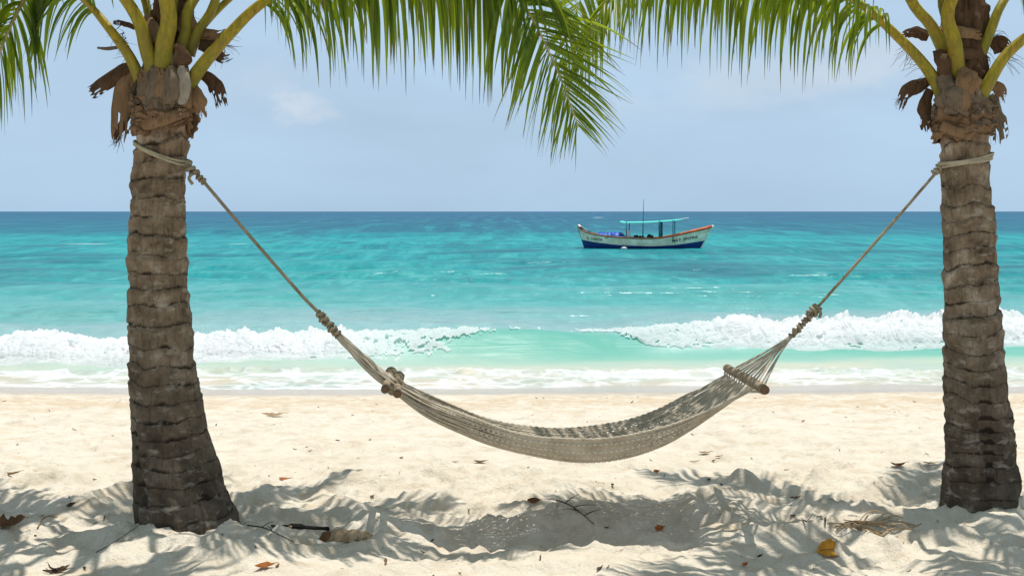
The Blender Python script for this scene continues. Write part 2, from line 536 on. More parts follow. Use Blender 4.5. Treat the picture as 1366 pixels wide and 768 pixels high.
M['white'] = simple('white_paint', (0.80, 0.80, 0.78), 0.5, 0.06, 4, 0.1)
M['black'] = simple('dark_rubber', (0.025, 0.025, 0.028), 0.6, 0.3, 5, 0.1)
M['lettering'] = simple('lettering_paint', (0.02, 0.035, 0.03), 0.6, 0.2, 6, 0.0)
M['green_lettering'] = simple('green_lettering', (0.06, 0.15, 0.03), 0.6, 0.3, 6, 0.0)
M['orange_leaf'] = simple('orange_leaf', (0.62, 0.27, 0.018), 0.5, 0.4, 25, 0.3)
M['rust_leaf'] = simple('rust_leaf', (0.42, 0.13, 0.02), 0.6, 0.4, 40, 0.3)
M['brown_leaf'] = simple('brown_leaf', (0.16, 0.075, 0.03), 0.7, 0.4, 40, 0.3)
M['dark_leaf'] = simple('dark_leaf', (0.045, 0.030, 0.018), 0.7, 0.4, 40, 0.3)
M['husk'] = mat_fibre('husk', (0.30, 0.20, 0.11), (0.62, 0.47, 0.30))
M['gap_dark'] = simple('gap_black', (0.012, 0.010, 0.009), 0.8, 0.4, 30, 0.5)
M['twig'] = simple('twig', (0.20, 0.12, 0.065), 0.8, 0.35, 30, 0.3)


# ------------------------------------------------------------------ the beach
FOOT = []
for _ in range(520):
    fy = 5.6 + 6.2 * random.random()
    fx = random.uniform(-1, 1) * (0.62 * fy + 0.8)
    FOOT.append((fx, fy, random.uniform(0, math.pi), random.uniform(0.07, 0.13), random.uniform(0.010, 0.024)))
PEAKS = []
for px, py, hh in ((985, 640, .05), (720, 633, .05), (690, 636, .03), (772, 634, .035), (835, 640, .03), (900, 644, .035), (925, 648, .03), (450, 668, .03), (540, 662, .035),
                   (560, 660, .05), (590, 664, .04), (620, 668, .04), (1000, 640, .045), (665, 672, .035), (640, 676, .03), (715, 660, .045), (740, 655, .04), (480, 700, .05),
                   (520, 708, .06), (560, 712, .05), (590, 706, .05), (545, 695, .04), (640, 728, .06), (668, 722, .05), (760, 728, .05), (690, 735, .04), (610, 730, .05), (700, 720, .04), (855, 668, .04), (905, 672, .045), (955, 668, .04)):
    d = EYE * F / (py - 282)
    PEAKS.append(((px - 683) / F * d, d, hh, random.uniform(0.035, 0.075)))


def sand_h(x, y):
    x, y = np.broadcast_arrays(np.asarray(x, float), np.asarray(y, float))
    wv = 0.20 * noise2(x * 0.33, 0 * x + 1.0, 18) + 0.10 * noise2(x * 0.9, 0 * x + 4.0, 19)
    base = np.interp(y + wv * sstep(10, 12.5, y), [-40, 3.5, 5.2, 6.2, 9, 12, 12.8, 13.6, 15, 20, 40, 80], [0.5, 0.02, 0.0, -0.03, -0.32, -0.635, -0.715, -0.80, -0.98, -1.7, -3.5, -7])
    dry = 1 - sstep(12.0, 12.9, y + 0.25 * noise2(x * 0.6, y * 0 + 3.0, 3))
    near = 1 - sstep(5.7, 6.9, y + 0.3 * noise2(x * 0.9, y, 8))
    mid = (1 - near) * dry
    # churned-up ridges under the palms
    wx = x + 0.25 * noise2(x * 1.2, y * 1.2, 21); wy = y + 0.14 * noise2(x * 1.4, y * 1.4, 22)
    r1 = 1 - np.abs(noise2(wx * 1.15, wy * 2.7, 31))
    r2 = 1 - np.abs(noise2(wx * 3.1, wy * 5.2, 33))
    r3 = 1 - np.abs(noise2(wx * 7.5, wy * 10, 35))
    rid = 0.060 * (r1 ** 3 - 0.35) + 0.050 * (r2 ** 3 - 0.35) + 0.018 * (r3 ** 2.5 - 0.35) * (0.4 + np.clip(noise2(x * 1.7, y * 2.2, 36), -0.3, 1))
    lump = 0.040 * noise2(x * 2.2, y * 2.8, 41) + 0.022 * noise2(x * 6.5, y * 7.5, 42) + 0.014 * (0.45 - np.abs(noise2(x * 12, y * 14, 44))) + 0.010 * noise2(x * 21, y * 23, 43) + 0.005 * noise2(x * 40, y * 42, 45)
    calm = sstep(4.25, 4.75, y - 0.18 * noise2(x * 0.8, y, 51))
    h = base + near * (rid * (0.35 + 0.65 * calm) + lump * (0.55 + 0.45 * calm))
    # trodden open sand
    h = h + mid * (0.022 * noise2(x * 1.3, y * 1.7, 61) + 0.016 * noise2(x * 3.4, y * 4.0, 62) + 0.012 * noise2(x * 8.5, y * 9.0, 63) + 0.006 * noise2(x * 17, y * 18, 65))
    h = h + dry * 0.0035 * noise2(x * 24, y * 25, 64)
    for fx, fy, an, L, dp in FOOT:
        m = (np.abs(x - fx) < 0.5) & (np.abs(y - fy) < 0.5)
        if not m.any(): continue
        dx, dy = x[m] - fx, y[m] - fy
        a = (dx * math.cos(an) + dy * math.sin(an)) / (L * 1.35); b = (-dx * math.sin(an) + dy * math.cos(an)) / (L * 0.62)
        r = np.sqrt(a * a + b * b)
        h[m] += -dp * np.exp(-(r ** 4)) + dp * 0.6 * np.exp(-((r - 1.35) / 0.3) ** 2)
    for kx, ky, hh, w in PEAKS:
        m = (np.abs(x - kx) < 0.5) & (np.abs(y - ky) < 0.5)
        if not m.any(): continue
        r = np.sqrt((x[m] - kx) ** 2 + (y[m] - ky) ** 2 * 1.4)
        r = r * (1 + 0.25 * noise2(x[m] * 14, y[m] * 14, 77))
        h[m] += hh * np.maximum(0, 1 - r / (w * 2.0)) ** 1.5
    # mounds heaped against the trunks, a hollow trench under the hammock
    h = h + 0.055 * np.exp(-((x + 1.30) / 0.62) ** 2 - ((y - 4.66) / 0.30) ** 2)
    h = h + 0.060 * np.exp(-((x - 2.55) / 0.55) ** 2 - ((y - 5.02) / 0.28) ** 2)
    h = h - 0.022 * np.exp(-((x - 0.1) / 1.3) ** 4 - ((y - 4.92) / 0.13) ** 2)
    h = h + 0.045 * np.exp(-((x - 0.1) / 1.2) ** 4 - ((y - 5.22) / 0.10) ** 2) * (0.6 + 0.6 * noise2(x * 3, y, 71))
    return h


def ground(px, py):
    d = np.linspace(3.2, 13.5, 4000)
    X, Z = (px - 683) / F * d, EYE + (282 - py) / F * d
    g = sand_h(X, d)
    i = int(np.argmax(Z <= g))
    return np.array((X[i], d[i], g[i]))


def build_sand():
    ys = [-40, -25, -14, -8, -4, -2, -0.5, 0.6, 1.5, 2.2, 2.7]
    y = 3.0
    while y < 14.2:
        ys.append(y); y += max(0.0125, 0.0036 * y if y < 7 else 0.0048 * y)
    ys += [14.5, 15, 16, 18, 22, 30, 45, 80]
    ys = np.array(ys)
    u = np.linspace(-1, 1, 560)
    outer = np.array([1.25, 1.7, 2.5, 4, 8, 16, 40])
    u = np.r_[-outer[::-1], u, outer]
    X = u[None, :] * (0.58 * np.clip(ys, 3, 20) + 0.75)[:, None]
    Y = np.repeat(ys[:, None], len(u), 1)
    Z = sand_h(X, Y)
    v = np.stack([X, Y, Z], -1)
    o = link('sand', v, grid_faces(len(ys), len(u)), M['sand'])
    tag(o, 'pale trampled beach sand under the palms', 'sand', None, 'structure')


build_sand()

# ------------------------------------------------------------------ the sea
XK = lambda px: (px - 683) / F * 16.0
HX = [XK(a) for a in (-900, -300, 0, 250, 480, 640, 720, 800, 930, 1100, 1366, 1700, 2300)]
HV = [.26, .30, .30, .30, .31, .37, .41, .42, .40, .38, .40, .36, .30]


def crest_y(x):
    return np.interp(x, [XK(a) for a in (-900, 200, 640, 830, 1366, 2300)], [16.1, 16.25, 16.75, 17.2, 17.5, 17.4]) + 0.14 * noise2(x * 0.35, 0 * x, 5) + 0.05 * noise2(x * 1.1, 0 * x, 6)


def wave_h(x):
    return np.interp(x, HX, HV) * (1 + 0.09 * noise2(x * 0.8, 0 * x + 2, 7))


def sea_h(x, y, dy=0.02):
    h = np.zeros(np.broadcast(x, y).shape)
    off = sstep(14.0, 19.0, y)
    far = 1 / (1 + (y / 90.0) ** 2)
    for lx, ly, amp, sd in ((9.0, 3.4, 0.17, 1), (3.6, 1.7, 0.095, 2), (1.5, 0.8, 0.045, 3), (0.7, 0.38, 0.020, 4)):
        k = np.clip(1.6 - dy * 3.2 / ly, 0, 1)
        wy = y + 0.6 * noise2(x / (lx * 1.4), y / lx, 90 + sd)
        n = noise2(x / lx, wy / ly, 100 + sd)
        n = n + 0.35 * (1 - 2 * np.abs(n))
        h = h + amp * k * n * (0.2 + 0.8 * off)
    for lx, ly, amp, sd in ((11.0, 9.0, 0.22, 31), (24.0, 20.0, 0.30, 32)):
        k = np.clip(1.6 - dy * 3.0 / ly, 0, 1) * sstep(35, 80, y)
        n = noise2(x / lx, y / ly, 100 + sd)
        h = h + amp * k * (n + 0.5 * (0.55 - 2 * np.abs(n)))
    # two low swells coming in behind the breaker
    for yc0, a, w in ((20.6, 0.16, 0.9), (27.5, 0.24, 1.1), (36.5, 0.26, 1.5)):
        yc = yc0 + 0.9 * noise2(x / 7.0, 0 * x + yc0, 12)
        mod = np.clip(0.55 + 0.75 * noise2(x / 6.0, 0 * x + yc0, 13), 0, 1.2)
        t = (y - yc) / w
        h = h + a * mod * np.where(t > 0, np.exp(-(t / 1.6) ** 2), np.exp(-(t / 0.75) ** 2))
    yc = crest_y(x); H = wave_h(x)
    t = y - yc
    front = sstep(-0.98, 0.06, t)
    back = np.exp(-np.clip(t, 0, 99) ** 1.4 / 1.25)
    h = h + H * np.where(t < 0, front ** 1.15, back)
    h = h - 0.03 * np.exp(-((t + 1.1) / 0.35) ** 2)
    # little bores running up the beach
    for yb, a, sd in ((14.75, 0.085, 14), (14.1, 0.04, 15)):
        ye = yb + 0.22 * noise2(x * 0.45, 0 * x, sd) + 0.09 * noise2(x * 1.7, 0 * x, sd + 4) + 0.03 * noise2(x * 5, 0 * x, sd + 8)
        q = y - ye
        lum = 0.55 + 0.6 * np.abs(noise2(x * 4, y * 6, sd + 2)) + 0.35 * np.abs(noise2(x * 11, y * 13, sd + 3))
        h = h + a * sstep(-0.07, 0.06, q) * np.exp(-np.clip(q, 0, 9) / 0.45) * lum
    # thin edge following the slope of the sand
    h = h - 0.03 * (1 - sstep(13.2, 13.9, y + 0.22 * noise2(x * 0.5, 0 * x, 16) + 0.05 * noise2(x * 2.2, 0 * x, 17)))
    return SEA + h


def build_sea():
    ys, y = [], 13.0
    while y < 420:
        ys.append(y); y += 0.035 if y < 18.6 else max(0.05, y * y / 6500)
    ys += [500, 650, 900, 1400, 2500, 5000, 12000, 30000]
    ys = np.array(ys)
    u = np.linspace(-1, 1, 640)
    outer = np.array([1.1, 1.3, 1.7, 2.5, 4, 8])
    u = np.r_[-outer[::-1], u, outer]
    X = u[None, :] * (0.56 * ys + 2.5)[:, None]
    Y = np.repeat(ys[:, None], len(u), 1)
    dy = np.repeat(np.gradient(ys)[:, None], len(u), 1)
    Z = sea_h(X, Y, dy)
    px = X / crest_y(X) * F + 683
    # torn foam streaks on the back and face of the broken wave, and whitecaps offshore
    t = Y - crest_y(X)
    lf = 1 - sstep(430, 620, px) ; rt = sstep(880, 990, px)
    lf = 1 - sstep(400, 560, px)
    foam = np.clip(lf + rt, 0, 1) * np.exp(-((t + 0.20) / 0.55) ** 2) * 0.85
    foam += np.clip(sstep(480, 600, px) * (1 - sstep(830, 900, px)), 0, 1) * np.exp(-((t - 0.04) / 0.12) ** 2) * 0.34
    veil = sstep(380, 480, px) * (1 - sstep(480, 610, px + 70 * (t + 0.3))) * np.exp(-((t + 0.22) / 0.42) ** 2) * 0.8
    veil += sstep(850, 930, px - 90 * (t + 0.3)) * (1 - sstep(960, 1100, px)) * np.exp(-((t + 0.30) / 0.40) ** 2) * 0.6
    for cx, cy, wx, wy, a in ((120, 326, 40, 1.3, .9), (940, 381, 22, .45, .9), (650, 394, 16, .4, .6), (150, 383, 60, .7, .5), (1270, 388, 40, .6, .5), (797, 290, 9, 14, .9), (318, 329, 26, 1.6, .5), (560, 384, 50, .6, .35)):
        D = 2.4 * F / (cy - 282)
        foam += a * np.exp(-((X - (cx - 683) / F * D) / (wx / F * D)) ** 2 - ((Y - D) / wy) ** 2)
    o = link('sea', np.stack([X, Y, Z], -1), grid_faces(len(ys), len(u)), M['sea'], attrs={'foam': np.clip(foam, 0, 1), 'veil': np.clip(veil, 0, 1)})
    tag(o, 'turquoise sea with low swell reaching the horizon', 'sea', None, 'structure')


build_sea()


def build_breaker():
    """the white water tumbling down the breaker, and spray above it"""
    xs = np.arange(-13.0, 13.0, 0.0145)
    ns = 130
    s = np.linspace(0, 1, ns)
    X = np.repeat(xs[:, None], ns, 1); S = np.repeat(s[None, :], len(xs), 0)
    px = X / crest_y(X) * F + 683
    yc = crest_y(X); H = wave_h(X)
    full = np.interp(px, [-3000, 380, 600, 700, 860, 960, 4000], [1, 1, .12, 0, .3, 1, 1])
    lo = np.interp(px, [-3000, 470, 540, 600, 640, 668, 669, 784, 785, 825, 870, 940, 4000], [0, 0, .12, .34, .56, .64, .65, .66, .66, .62, .22, 0, 0])
    hi = np.interp(px, [-3000, 470, 600, 668, 785, 870, 4000], [1, 1, .93, .84, .86, 1, 1])
    topjit = 0.035 + 0.035 * noise2(X * 0.9, 0 * X, 201) + 0.03 * noise2(X * 2.7, 0 * X, 202) + 0.030 * noise2(X * 9, 0 * X, 203)
    topjit = topjit + 0.08 * np.clip(np.abs(noise2(X * 2.1, 0 * X, 206)) - 0.12, 0, 1) + 0.09 * np.clip(np.abs(noise2(X * 13, 0 * X, 208)) - 0.15, 0, 1) + 0.08 * np.clip(np.abs(noise2(X * 6.5, 0 * X, 207)) - 0.15, 0, 1)
    topjit = topjit * full + 0.03 * (1 - full) * (1 + noise2(X * 6, 0 * X, 203))
    yt = yc - 0.88 + full * (0.10 + 0.16 * noise2(X * 0.9, 0 * X, 204) + 0.07 * noise2(X * 3, 0 * X, 205))
    a = np.clip(S / 0.72, 0, 1)
    b = np.clip((S - 0.72) / 0.28, 0, 1)
    Y = yt + (yc - yt) * a + 0.75 * b
    jag = 0.12 * noise2(X * 3, S * 5, 220) + 0.09 * noise2(X * 9, S * 9, 221) + 0.07 * noise2(X * 26, S * 20, 222)
    lo2 = lo + jag * np.where(lo < 0.01, 0, 1); hi2 = hi - np.abs(jag)
    edge = sstep(0, 0.22, S - lo2) * sstep(0, 0.12, hi2 - S)
    zsea = sea_h(X, Y)
    ell = SEA - 0.05 + (H + topjit + 0.05) * np.sin(a * math.pi / 2)
    zb = np.where(b > 0, zsea + topjit * (1 - b) ** 1.5 + 0.01, np.maximum(zsea, zsea + (ell - zsea) * full * 0.85 * edge + (1 - full) * topjit * a ** 3) - 0.03 * (1 - sstep(0, 0.15, a)))
    Z = zb + 0.012
    ny = -np.cos(a * math.pi / 2) * (1 - b) * 0.8; nz = 0.45 + 0.55 * np.sin(a * math.pi / 2)
    bil = lambda f, sd: np.abs(noise(X * f, Y * f * 1.1, Z * f * 1.3, sd))
    d = 0.05 * bil(1.8, 210) + 0.018 * bil(5.0, 211) + 0.030 * np.abs(noise2(X * 8 + 1.5 * S, S * 3.2, 217)) + 0.014 * bil(11, 212) + 0.026 * np.abs(noise2(X * 19 + 2 * S, S * 7, 218)) + 0.016 * bil(24, 213) + 0.016 * bil(50, 216) - 0.035
    d = d * (0.03 + 0.97 * edge) * (0.45 + 0.55 * full)
    Y = Y + ny * d; Z = Z + nz * d
    X2 = X + 0.05 * noise(X * 5, Y * 5, Z * 5, 214)
    keep = (S > lo2) & (S < hi2)
    # the thin sheet near the middle breaks up into lace
    thin = np.interp(px, [480, 560, 640, 690, 770, 800, 850, 900], [0, 0.45, 0.8, 1.35, 1.3, 0.8, 0.45, 0])
    hole = noise2(X * 4, S * 7, 223) + 0.6 * noise2(X * 13, S * 18, 224) + 0.5 * noise2(X * 34, S * 38, 225)
    keep &= (hole > -1.2 + thin * (1.25 - 0.55 * edge))
    f = grid_faces(len(xs), ns)
    f = f[keep.ravel()[f].all(1)]
    v = np.stack([X2, Y, Z], -1).reshape(-1, 3)
    mb = MB(); mb.add(v, f)
    # droplets thrown off the crest
    oct_v = np.array([(1, 0, 0), (0, 1, 0), (-1, 0, 0), (0, -1, 0), (0, 0, 1), (0, 0, -1)], float)
    cnt = 0
    k2 = keep & (S > 0.5) & (S < 0.85)
    idx = np.argwhere(k2)
    pv = v.reshape(len(xs), ns, 3)
    n = 5200
    sel = idx[RNG.integers(0, len(idx), n)]
    base = pv[sel[:, 0], sel[:, 1]]
    clump = np.clip(0.35 + 1.2 * noise2(base[:, 0] * 1.6, 0 * base[:, 0], 230), 0.05, 1.5)
    off = np.stack([RNG.normal(0, .06, n), RNG.normal(-.04, .08, n), RNG.exponential(0.06, n) * clump], -1)
    pts = base + off
    rad = RNG.uniform(0.002, 0.0065, n)
    q = np.array([(0, 1, 4, 4), (1, 2, 4, 4), (2, 3, 4, 4), (3, 0, 4, 4), (1, 0, 5, 5), (2, 1, 5, 5), (3, 2, 5, 5), (0, 3, 5, 5)])[:, :3]
    vv = (pts[:, None, :] + oct_v[None] * rad[:, None, None]).reshape(-1, 3)
    ff = (np.arange(n)[:, None, None] * 6 + q[None]).reshape(-1, 3)
    faces = [tuple(r) for r in f.tolist()] + [tuple(r) for r in (ff + len(v)).tolist()]
    o = link('wave_foam', np.vstack([v, vv]), faces, M['foam'])
    tag(o, 'white foam tumbling off the breaking wave', 'foam', None, 'stuff')


build_breaker()


# ------------------------------------------------------------------ palms
def frond(parent, pts, t0, lmax, twist=(0, 0), seed=0, wbase=0.030, droop=3.0, dens=0.025, lw=0.0235, kind='frond', fwd=(35, 62), nseg=7, leaf_from=None, tipfrac=0.42, lift=(0.16, 0.16)):
    rs = np.random.default_rng(seed)
    n = 56
    path = interp_pts(pts, n)
    L = np.sum(np.linalg.norm(np.diff(path, axis=0), axis=1))
    u = np.linspace(0, 1, n)
    rad = np.interp(u, [0, 0.05, 0.15, 0.35, 0.7, 1], [wbase * 1.35, wbase * 1.1, wbase * 0.9, wbase * 0.55, wbase * 0.28, wbase * 0.09])
    mb = MB()
    mb.tube(path, rad, 10, 0.72, attrs=None)
    along = np.r_[np.repeat(u, 10), 0, 1]
    mb.a['along'] = [along]
    fo = mb.build(kind, M['petiole'], parent)
    # leaflets
    T = np.gradient(path, axis=0); T /= np.linalg.norm(T, axis=1)[:, None]
    up = np.array((0, 0, 1.0))
    s = np.cross(T[0], up); s /= np.linalg.norm(s)
    S = np.zeros_like(T)
    for i in range(n):
        s = s - T[i] * np.dot(s, T[i]); s /= np.linalg.norm(s); S[i] = s
    tw = np.radians(np.interp(u, [0, 0.55, 0.74, 1], [0, twist[0], twist[1] * .95, twist[1]]))
    N = np.cross(S, T)
    S, N = S * np.cos(tw)[:, None] + N * np.sin(tw)[:, None], N * np.cos(tw)[:, None] - S * np.sin(tw)[:, None]
    cnt = int(L * (1 - t0) / dens)
    side = np.tile([1, -1], cnt)
    t = np.repeat(np.linspace(t0, 0.995, cnt), 2) + rs.normal(0, 0.003, 2 * cnt)
    t = np.clip(t, t0, 1)
    k = len(t)
    g = lambda A: np.stack([np.interp(t, u, A[:, j]) for j in range(3)], -1)
    p, tt, ss, nn = g(path), g(T), g(S), g(N)
    q = (t - t0) / (1 - t0)
    ln = lmax * np.interp(q, [0, 0.08, 0.3, 0.6, 0.85, 1], [0.55, 0.8, 1, 0.92, 0.66, tipfrac]) * rs.uniform(0.72, 1.12, k)
    ang = np.radians(np.interp(q, [0, 0.7, 1], [fwd[0], fwd[0] * 0.6 + fwd[1] * 0.4, fwd[1] + 12]) + rs.normal(0, 4, k))
    D = ss * (side * np.cos(ang))[:, None] + tt * np.sin(ang)[:, None] + nn * (np.interp(q, [0, 0.5, 1], [lift[0], lift[0], lift[1]]) + rs.normal(0, 0.07, k))[:, None]
    D /= np.linalg.norm(D, axis=1)[:, None]
    W = tt + rs.normal(0, 0.22, (k, 3))
    roll = rs.normal(0, 0.55, k)
    dr = (np.interp(q, [0, 0.5, 0.74, 1], [droop[0], droop[0], droop[1], droop[1]]) if isinstance(droop, tuple) else droop) * rs.uniform(0.55, 1.45, k)
    w0 = lw * rs.uniform(0.75, 1.2, k) * np.interp(q, [0, 0.2, 0.6, 0.8, 1], [0.75, 1, 0.9, 0.62, 0.42])
    rows = []
    cur = p.copy()
    us = np.linspace(0, 1, nseg + 1)
    wp = np.interp(us, [0, 0.08, 0.25, 0.5, 0.75, 0.9, 1], [0.45, 0.85, 1, 0.80, 0.42, 0.17, 0.03])
    for j, uu in enumerate(us):
        Wp = W - D * np.sum(W * D, 1)[:, None]; Wp /= np.linalg.norm(Wp, axis=1)[:, None] + 1e-9
        Np = np.cross(Wp, D)
        Wr = Wp * np.cos(roll)[:, None] + Np * np.sin(roll)[:, None]
        Nr = np.cross(Wr, D)
        hw = (w0 * wp[j])[:, None]
        rows.append(np.stack([cur - Wr * hw + Nr * hw * 0.45, cur, cur + Wr * hw + Nr * hw * 0.45], 1))
        ds = (ln / nseg)[:, None]
        cur = cur + D * ds
        D = D + np.array((0, 0, -1.0)) * ds * dr[:, None] + rs.normal(0, 0.018, (k, 3))
        D /= np.linalg.norm(D, axis=1)[:, None]
    V = np.stack(rows, 1)                      # k, nseg+1, 3, 3
    m = (nseg + 1) * 3
    f = grid_faces(nseg + 1, 3)
    Fc = (np.arange(k)[:, None, None] * m + f[None]).reshape(-1, 4)
    rnd = np.repeat(np.clip(rs.beta(1.2, 1.4, k) + 0.25 * (q - 0.5), 0, 1), m)
    al = np.tile(np.repeat(us, 3), k)
    link('leaflets', V.reshape(-1, 3), Fc, M['leaf'], fo, None, True, {'rnd': rnd, 'along': al})
    return fo


def trunk(parent, tab, d, spacing, seed, mat, flare=None, ztop_px=90):
    tab = np.array(tab, float)
    zz = EYE + (282 - tab[:, 0]) / F * d
    cx = ((tab[:, 1] + tab[:, 2]) / 2 - 683) / F * d
    rr = (tab[:, 2] - tab[:, 1]) / 2 / F * d
    z0, z1 = -0.30, EYE + (282 - ztop_px) / F * d
    nz, nt = 520, 150
    z = np.linspace(z0, z1, nz)
    o = np.argsort(zz)
    cxs = np.interp(z, zz[o], cx[o]); rs_ = np.interp(z, zz[o], rr[o])
    th = np.linspace(0, 2 * math.pi, nt, endpoint=False)
    TH, ZZ = np.meshgrid(th, z)
    ct, st = np.cos(TH), np.sin(TH)
    hgt = (ZZ - 0) / (z1)
    phi = ZZ / spacing * (1 - 0.12 * hgt) + 0.60 * noise(ct * 0.8, st * 0.8, ZZ * 3.5, seed) + 0.09 * noise(ct * 3, st * 3, ZZ * 7, seed + 1) + 0.035 * noise(ct * 12, st * 12, ZZ * 9, seed + 11) + 0.10 * noise2(ZZ * 6, 0 * ZZ, seed + 9)
    k = np.floor(phi); f = phi - k
    kv = _h(k, k * 0 + seed, k * 0)           # each ring differs a little
    lowk = sstep(0.05, 0.45, hgt)
    amp = (0.003 + 0.0045 * (kv + 1)) * (0.35 + 0.65 * lowk) * (1 + 0.6 * sstep(0.65, 1.0, hgt))
    ragged = 0.3 + 1.5 * np.abs(noise(ct * 2.5, st * 2.5, k * 1.7, seed + 2))
    saw = np.where(f > 0.86, (1 - f) / 0.14, (f / 0.86) ** 1.3)
    R = rs_[:, None] - 0.006 + amp * ragged * saw + 0.004 * kv
    R = R + 0.010 * noise(ct * 1.3, st * 1.3, ZZ * 2.2, seed + 3) + 0.006 * noise(ct * 4, st * 4, ZZ * 9, seed + 4) * (1 + (1 - lowk)) + 0.004 * noise(ct * 7, st * 7, ZZ * 22, seed + 8) + 0.003 * noise(ct * 14, st * 14, ZZ * 25, seed + 5)
    # chips broken out of the rings
    chip = sstep(0.26, 0.62, noise(ct * 1.9, st * 1.9, ZZ * 15, seed + 6) + 0.22 * noise(ct * 7, st * 7, ZZ * 28, seed + 12)) * np.clip(1.3 - f, 0, 1)
    R = R - 0.010 * chip * sstep(0.1, 0.5, hgt)
    hol = sstep(0.30, 0.55, noise(ct * 2.2, st * 2.2, ZZ * 5, seed + 7)) * (1 - sstep(0.15, 0.35, hgt))
    R = R - 0.020 * hol
    X = cxs[:, None] + R * ct
    Y = d + R * st
    v = np.stack([X, Y, ZZ + 0 * X], -1)
    ring = np.clip(f - 0.22 * chip * (0.4 + f) - 0.3 * hol, -0.2, 1)
    return link('trunk', v, grid_faces(nz, nt, True), mat, parent, None, True, {'ring': ring, 'height': np.clip(hgt, 0, 1)})


def strip(mb, pts, w, seed, fray=0.5, curl=0.3, face=(0, -1, 0), thick=0.003, teeth=9):
    """a torn piece of dry sheath: curved, thick, with a ragged end"""
    rs = np.random.default_rng(seed)
    n, m = 18, 11
    path = interp_pts(pts, n)
    T = np.gradient(path, axis=0); T /= np.linalg.norm(T, axis=1)[:, None]
    Fv = np.asarray(face, float)
    S = np.cross(T, Fv); S /= np.linalg.norm(S, axis=1)[:, None] + 1e-9
    Nn = np.cross(S, T)
    u = np.linspace(0, 1, n)[:, None]; c = np.linspace(-1, 1, m)[None, :]
    wd = np.interp(u, np.linspace(0, 1, len(w)), w)
    wj = wd * (1 + 0.18 * noise2(u * 6, np.sign(c) * 3.0, seed))
    Q = path[:, None, :] + (wj * c)[..., None] * S[:, None, :] + (curl * wd * (1 - c ** 2) + 0.12 * wd * noise2(u * 5, c * 2, seed + 2))[..., None] * Nn[:, None, :]
    ext = rs.uniform(-0.25, 1.0, m) * fray * wd[-1, 0] * 2
    for j in range(m):
        e = ext[j] * np.clip((u[:, 0] - 0.55) / 0.45, 0, 1) ** 1.5
        Q[:, j] += T[-1] * e[:, None]
    Q2 = Q - Nn[:, None, :] * thick
    f = grid_faces(n, m)
    nv = n * m
    edge = [i * m for i in range(n)] ; edge2 = [i * m + m - 1 for i in range(n)]
    br = list(range(m)); br2 = list(range((n - 1) * m, n * m))
    side = []
    for e in (edge, edge2, br, br2):
        for a, b in zip(e[:-1], e[1:]):
            side.append((a, b, b + nv, a + nv))
    keep = np.ones(len(f), bool)
    for j in range(m - 1):                     # slits from the ragged end
        if rs.random() < 0.55:
            cut = rs.integers(1, 6)
            for i in range(n - 1 - cut, n - 1):
                keep[i * (m - 1) + j] = rs.random() > fray * 0.9
    allf = np.vstack([f[keep], f[keep][:, ::-1] + nv, np.array(side)])
    mb.add(np.vstack([Q.reshape(-1, 3), Q2.reshape(-1, 3)]), allf)


def collar(parent, name, tabpx, d, seed, mat, rough=0.02, jag=0.05):
    """fibre wrapped round the crown shaft; the rows are (py, px left, px right)"""
    tab = np.array(tabpx, float)
    zz = EYE + (282 - tab[:, 0]) / F * d; cx = ((tab[:, 1] + tab[:, 2]) / 2 - 683) / F * d; rr = (tab[:, 2] - tab[:, 1]) / 2 / F * d
    n, m = 60, 110
    u = np.linspace(0, 1, n)[:, None]; th = np.linspace(0, 2 * math.pi, m, endpoint=False)[None, :]
    ct, st = np.cos(th), np.sin(th)
    zb = zz.min() + jag * noise(ct * 2.2, st * 2.2, 0 * ct, seed) + jag * 0.5 * noise(ct * 7, st * 7, 0 * ct, seed + 1)
    zt = zz.max() + jag * noise(ct * 2, st * 2, 0 * ct + 5, seed + 2) + jag * 0.6 * noise(ct * 8, st * 8, 0 * ct, seed + 3)
    Z = zb + (zt - zb) * u
    o = np.argsort(zz)
    c = np.interp(Z, zz[o], cx[o]); r = np.interp(Z, zz[o], rr[o])
    lay = noise(ct * 1.5 + u * 1.5, st * 1.5, u * 4, seed + 4)
    R = r + rough * (np.abs(lay) * 1.6 - 0.5) + rough * 0.5 * noise(ct * 5, st * 5, u * 9, seed + 5) + rough * 0.25 * noise(ct * 16, st * 16, u * 7, seed + 6)
    R = R + 0.012 * (1 - u) ** 6 + rough * 0.7 * np.where(np.mod(u * 3 + lay * 0.8, 1) > 0.8, 1, 0)
    X = c + R * ct; Y = d + R * st
    V = np.stack([X, Y, Z], -1)
    Ri = R - 0.006
    Vi = np.stack([c + Ri * ct, d + Ri * st, Z], -1)
    f = grid_faces(n, m, True)
    nv = n * m
    k = np.arange(m); k2 = (k + 1) % m; b = (n - 1) * m
    e0 = np.stack([k2, k, k + nv, k2 + nv], -1); e1 = np.stack([b + k, b + k2, b + k2 + nv, b + k + nv], -1)
    return link(name, np.vstack([V.reshape(-1, 3), Vi.reshape(-1, 3)]), np.vstack([f, f[:, ::-1] + nv, e0, e1]), mat, parent)


def hairs(parent, pts_list, seed, mat, name='loose_fibres'):
    rs = np.random.default_rng(seed)
    for (p0, p1, cnt, spread, L) in pts_list:
        mb = MB()
        for _ in range(cnt):
            a = np.asarray(p0) + (np.asarray(p1) - np.asarray(p0)) * rs.random()
            dirn = np.asarray(spread) + rs.normal(0, 0.45, 3)
            dirn /= np.linalg.norm(dirn)
            l = L * rs.uniform(0.4, 1.2)
            q = [a, a + dirn * l * 0.5 + rs.normal(0, 0.008, 3), a + dirn * l + np.array((0, 0, -0.25 * l)) + rs.normal(0, 0.012, 3)]
            mb.tube(interp_pts(q, 6), np.linspace(0.0016, 0.0006, 6), 4)
        mb.build(name, mat, parent)


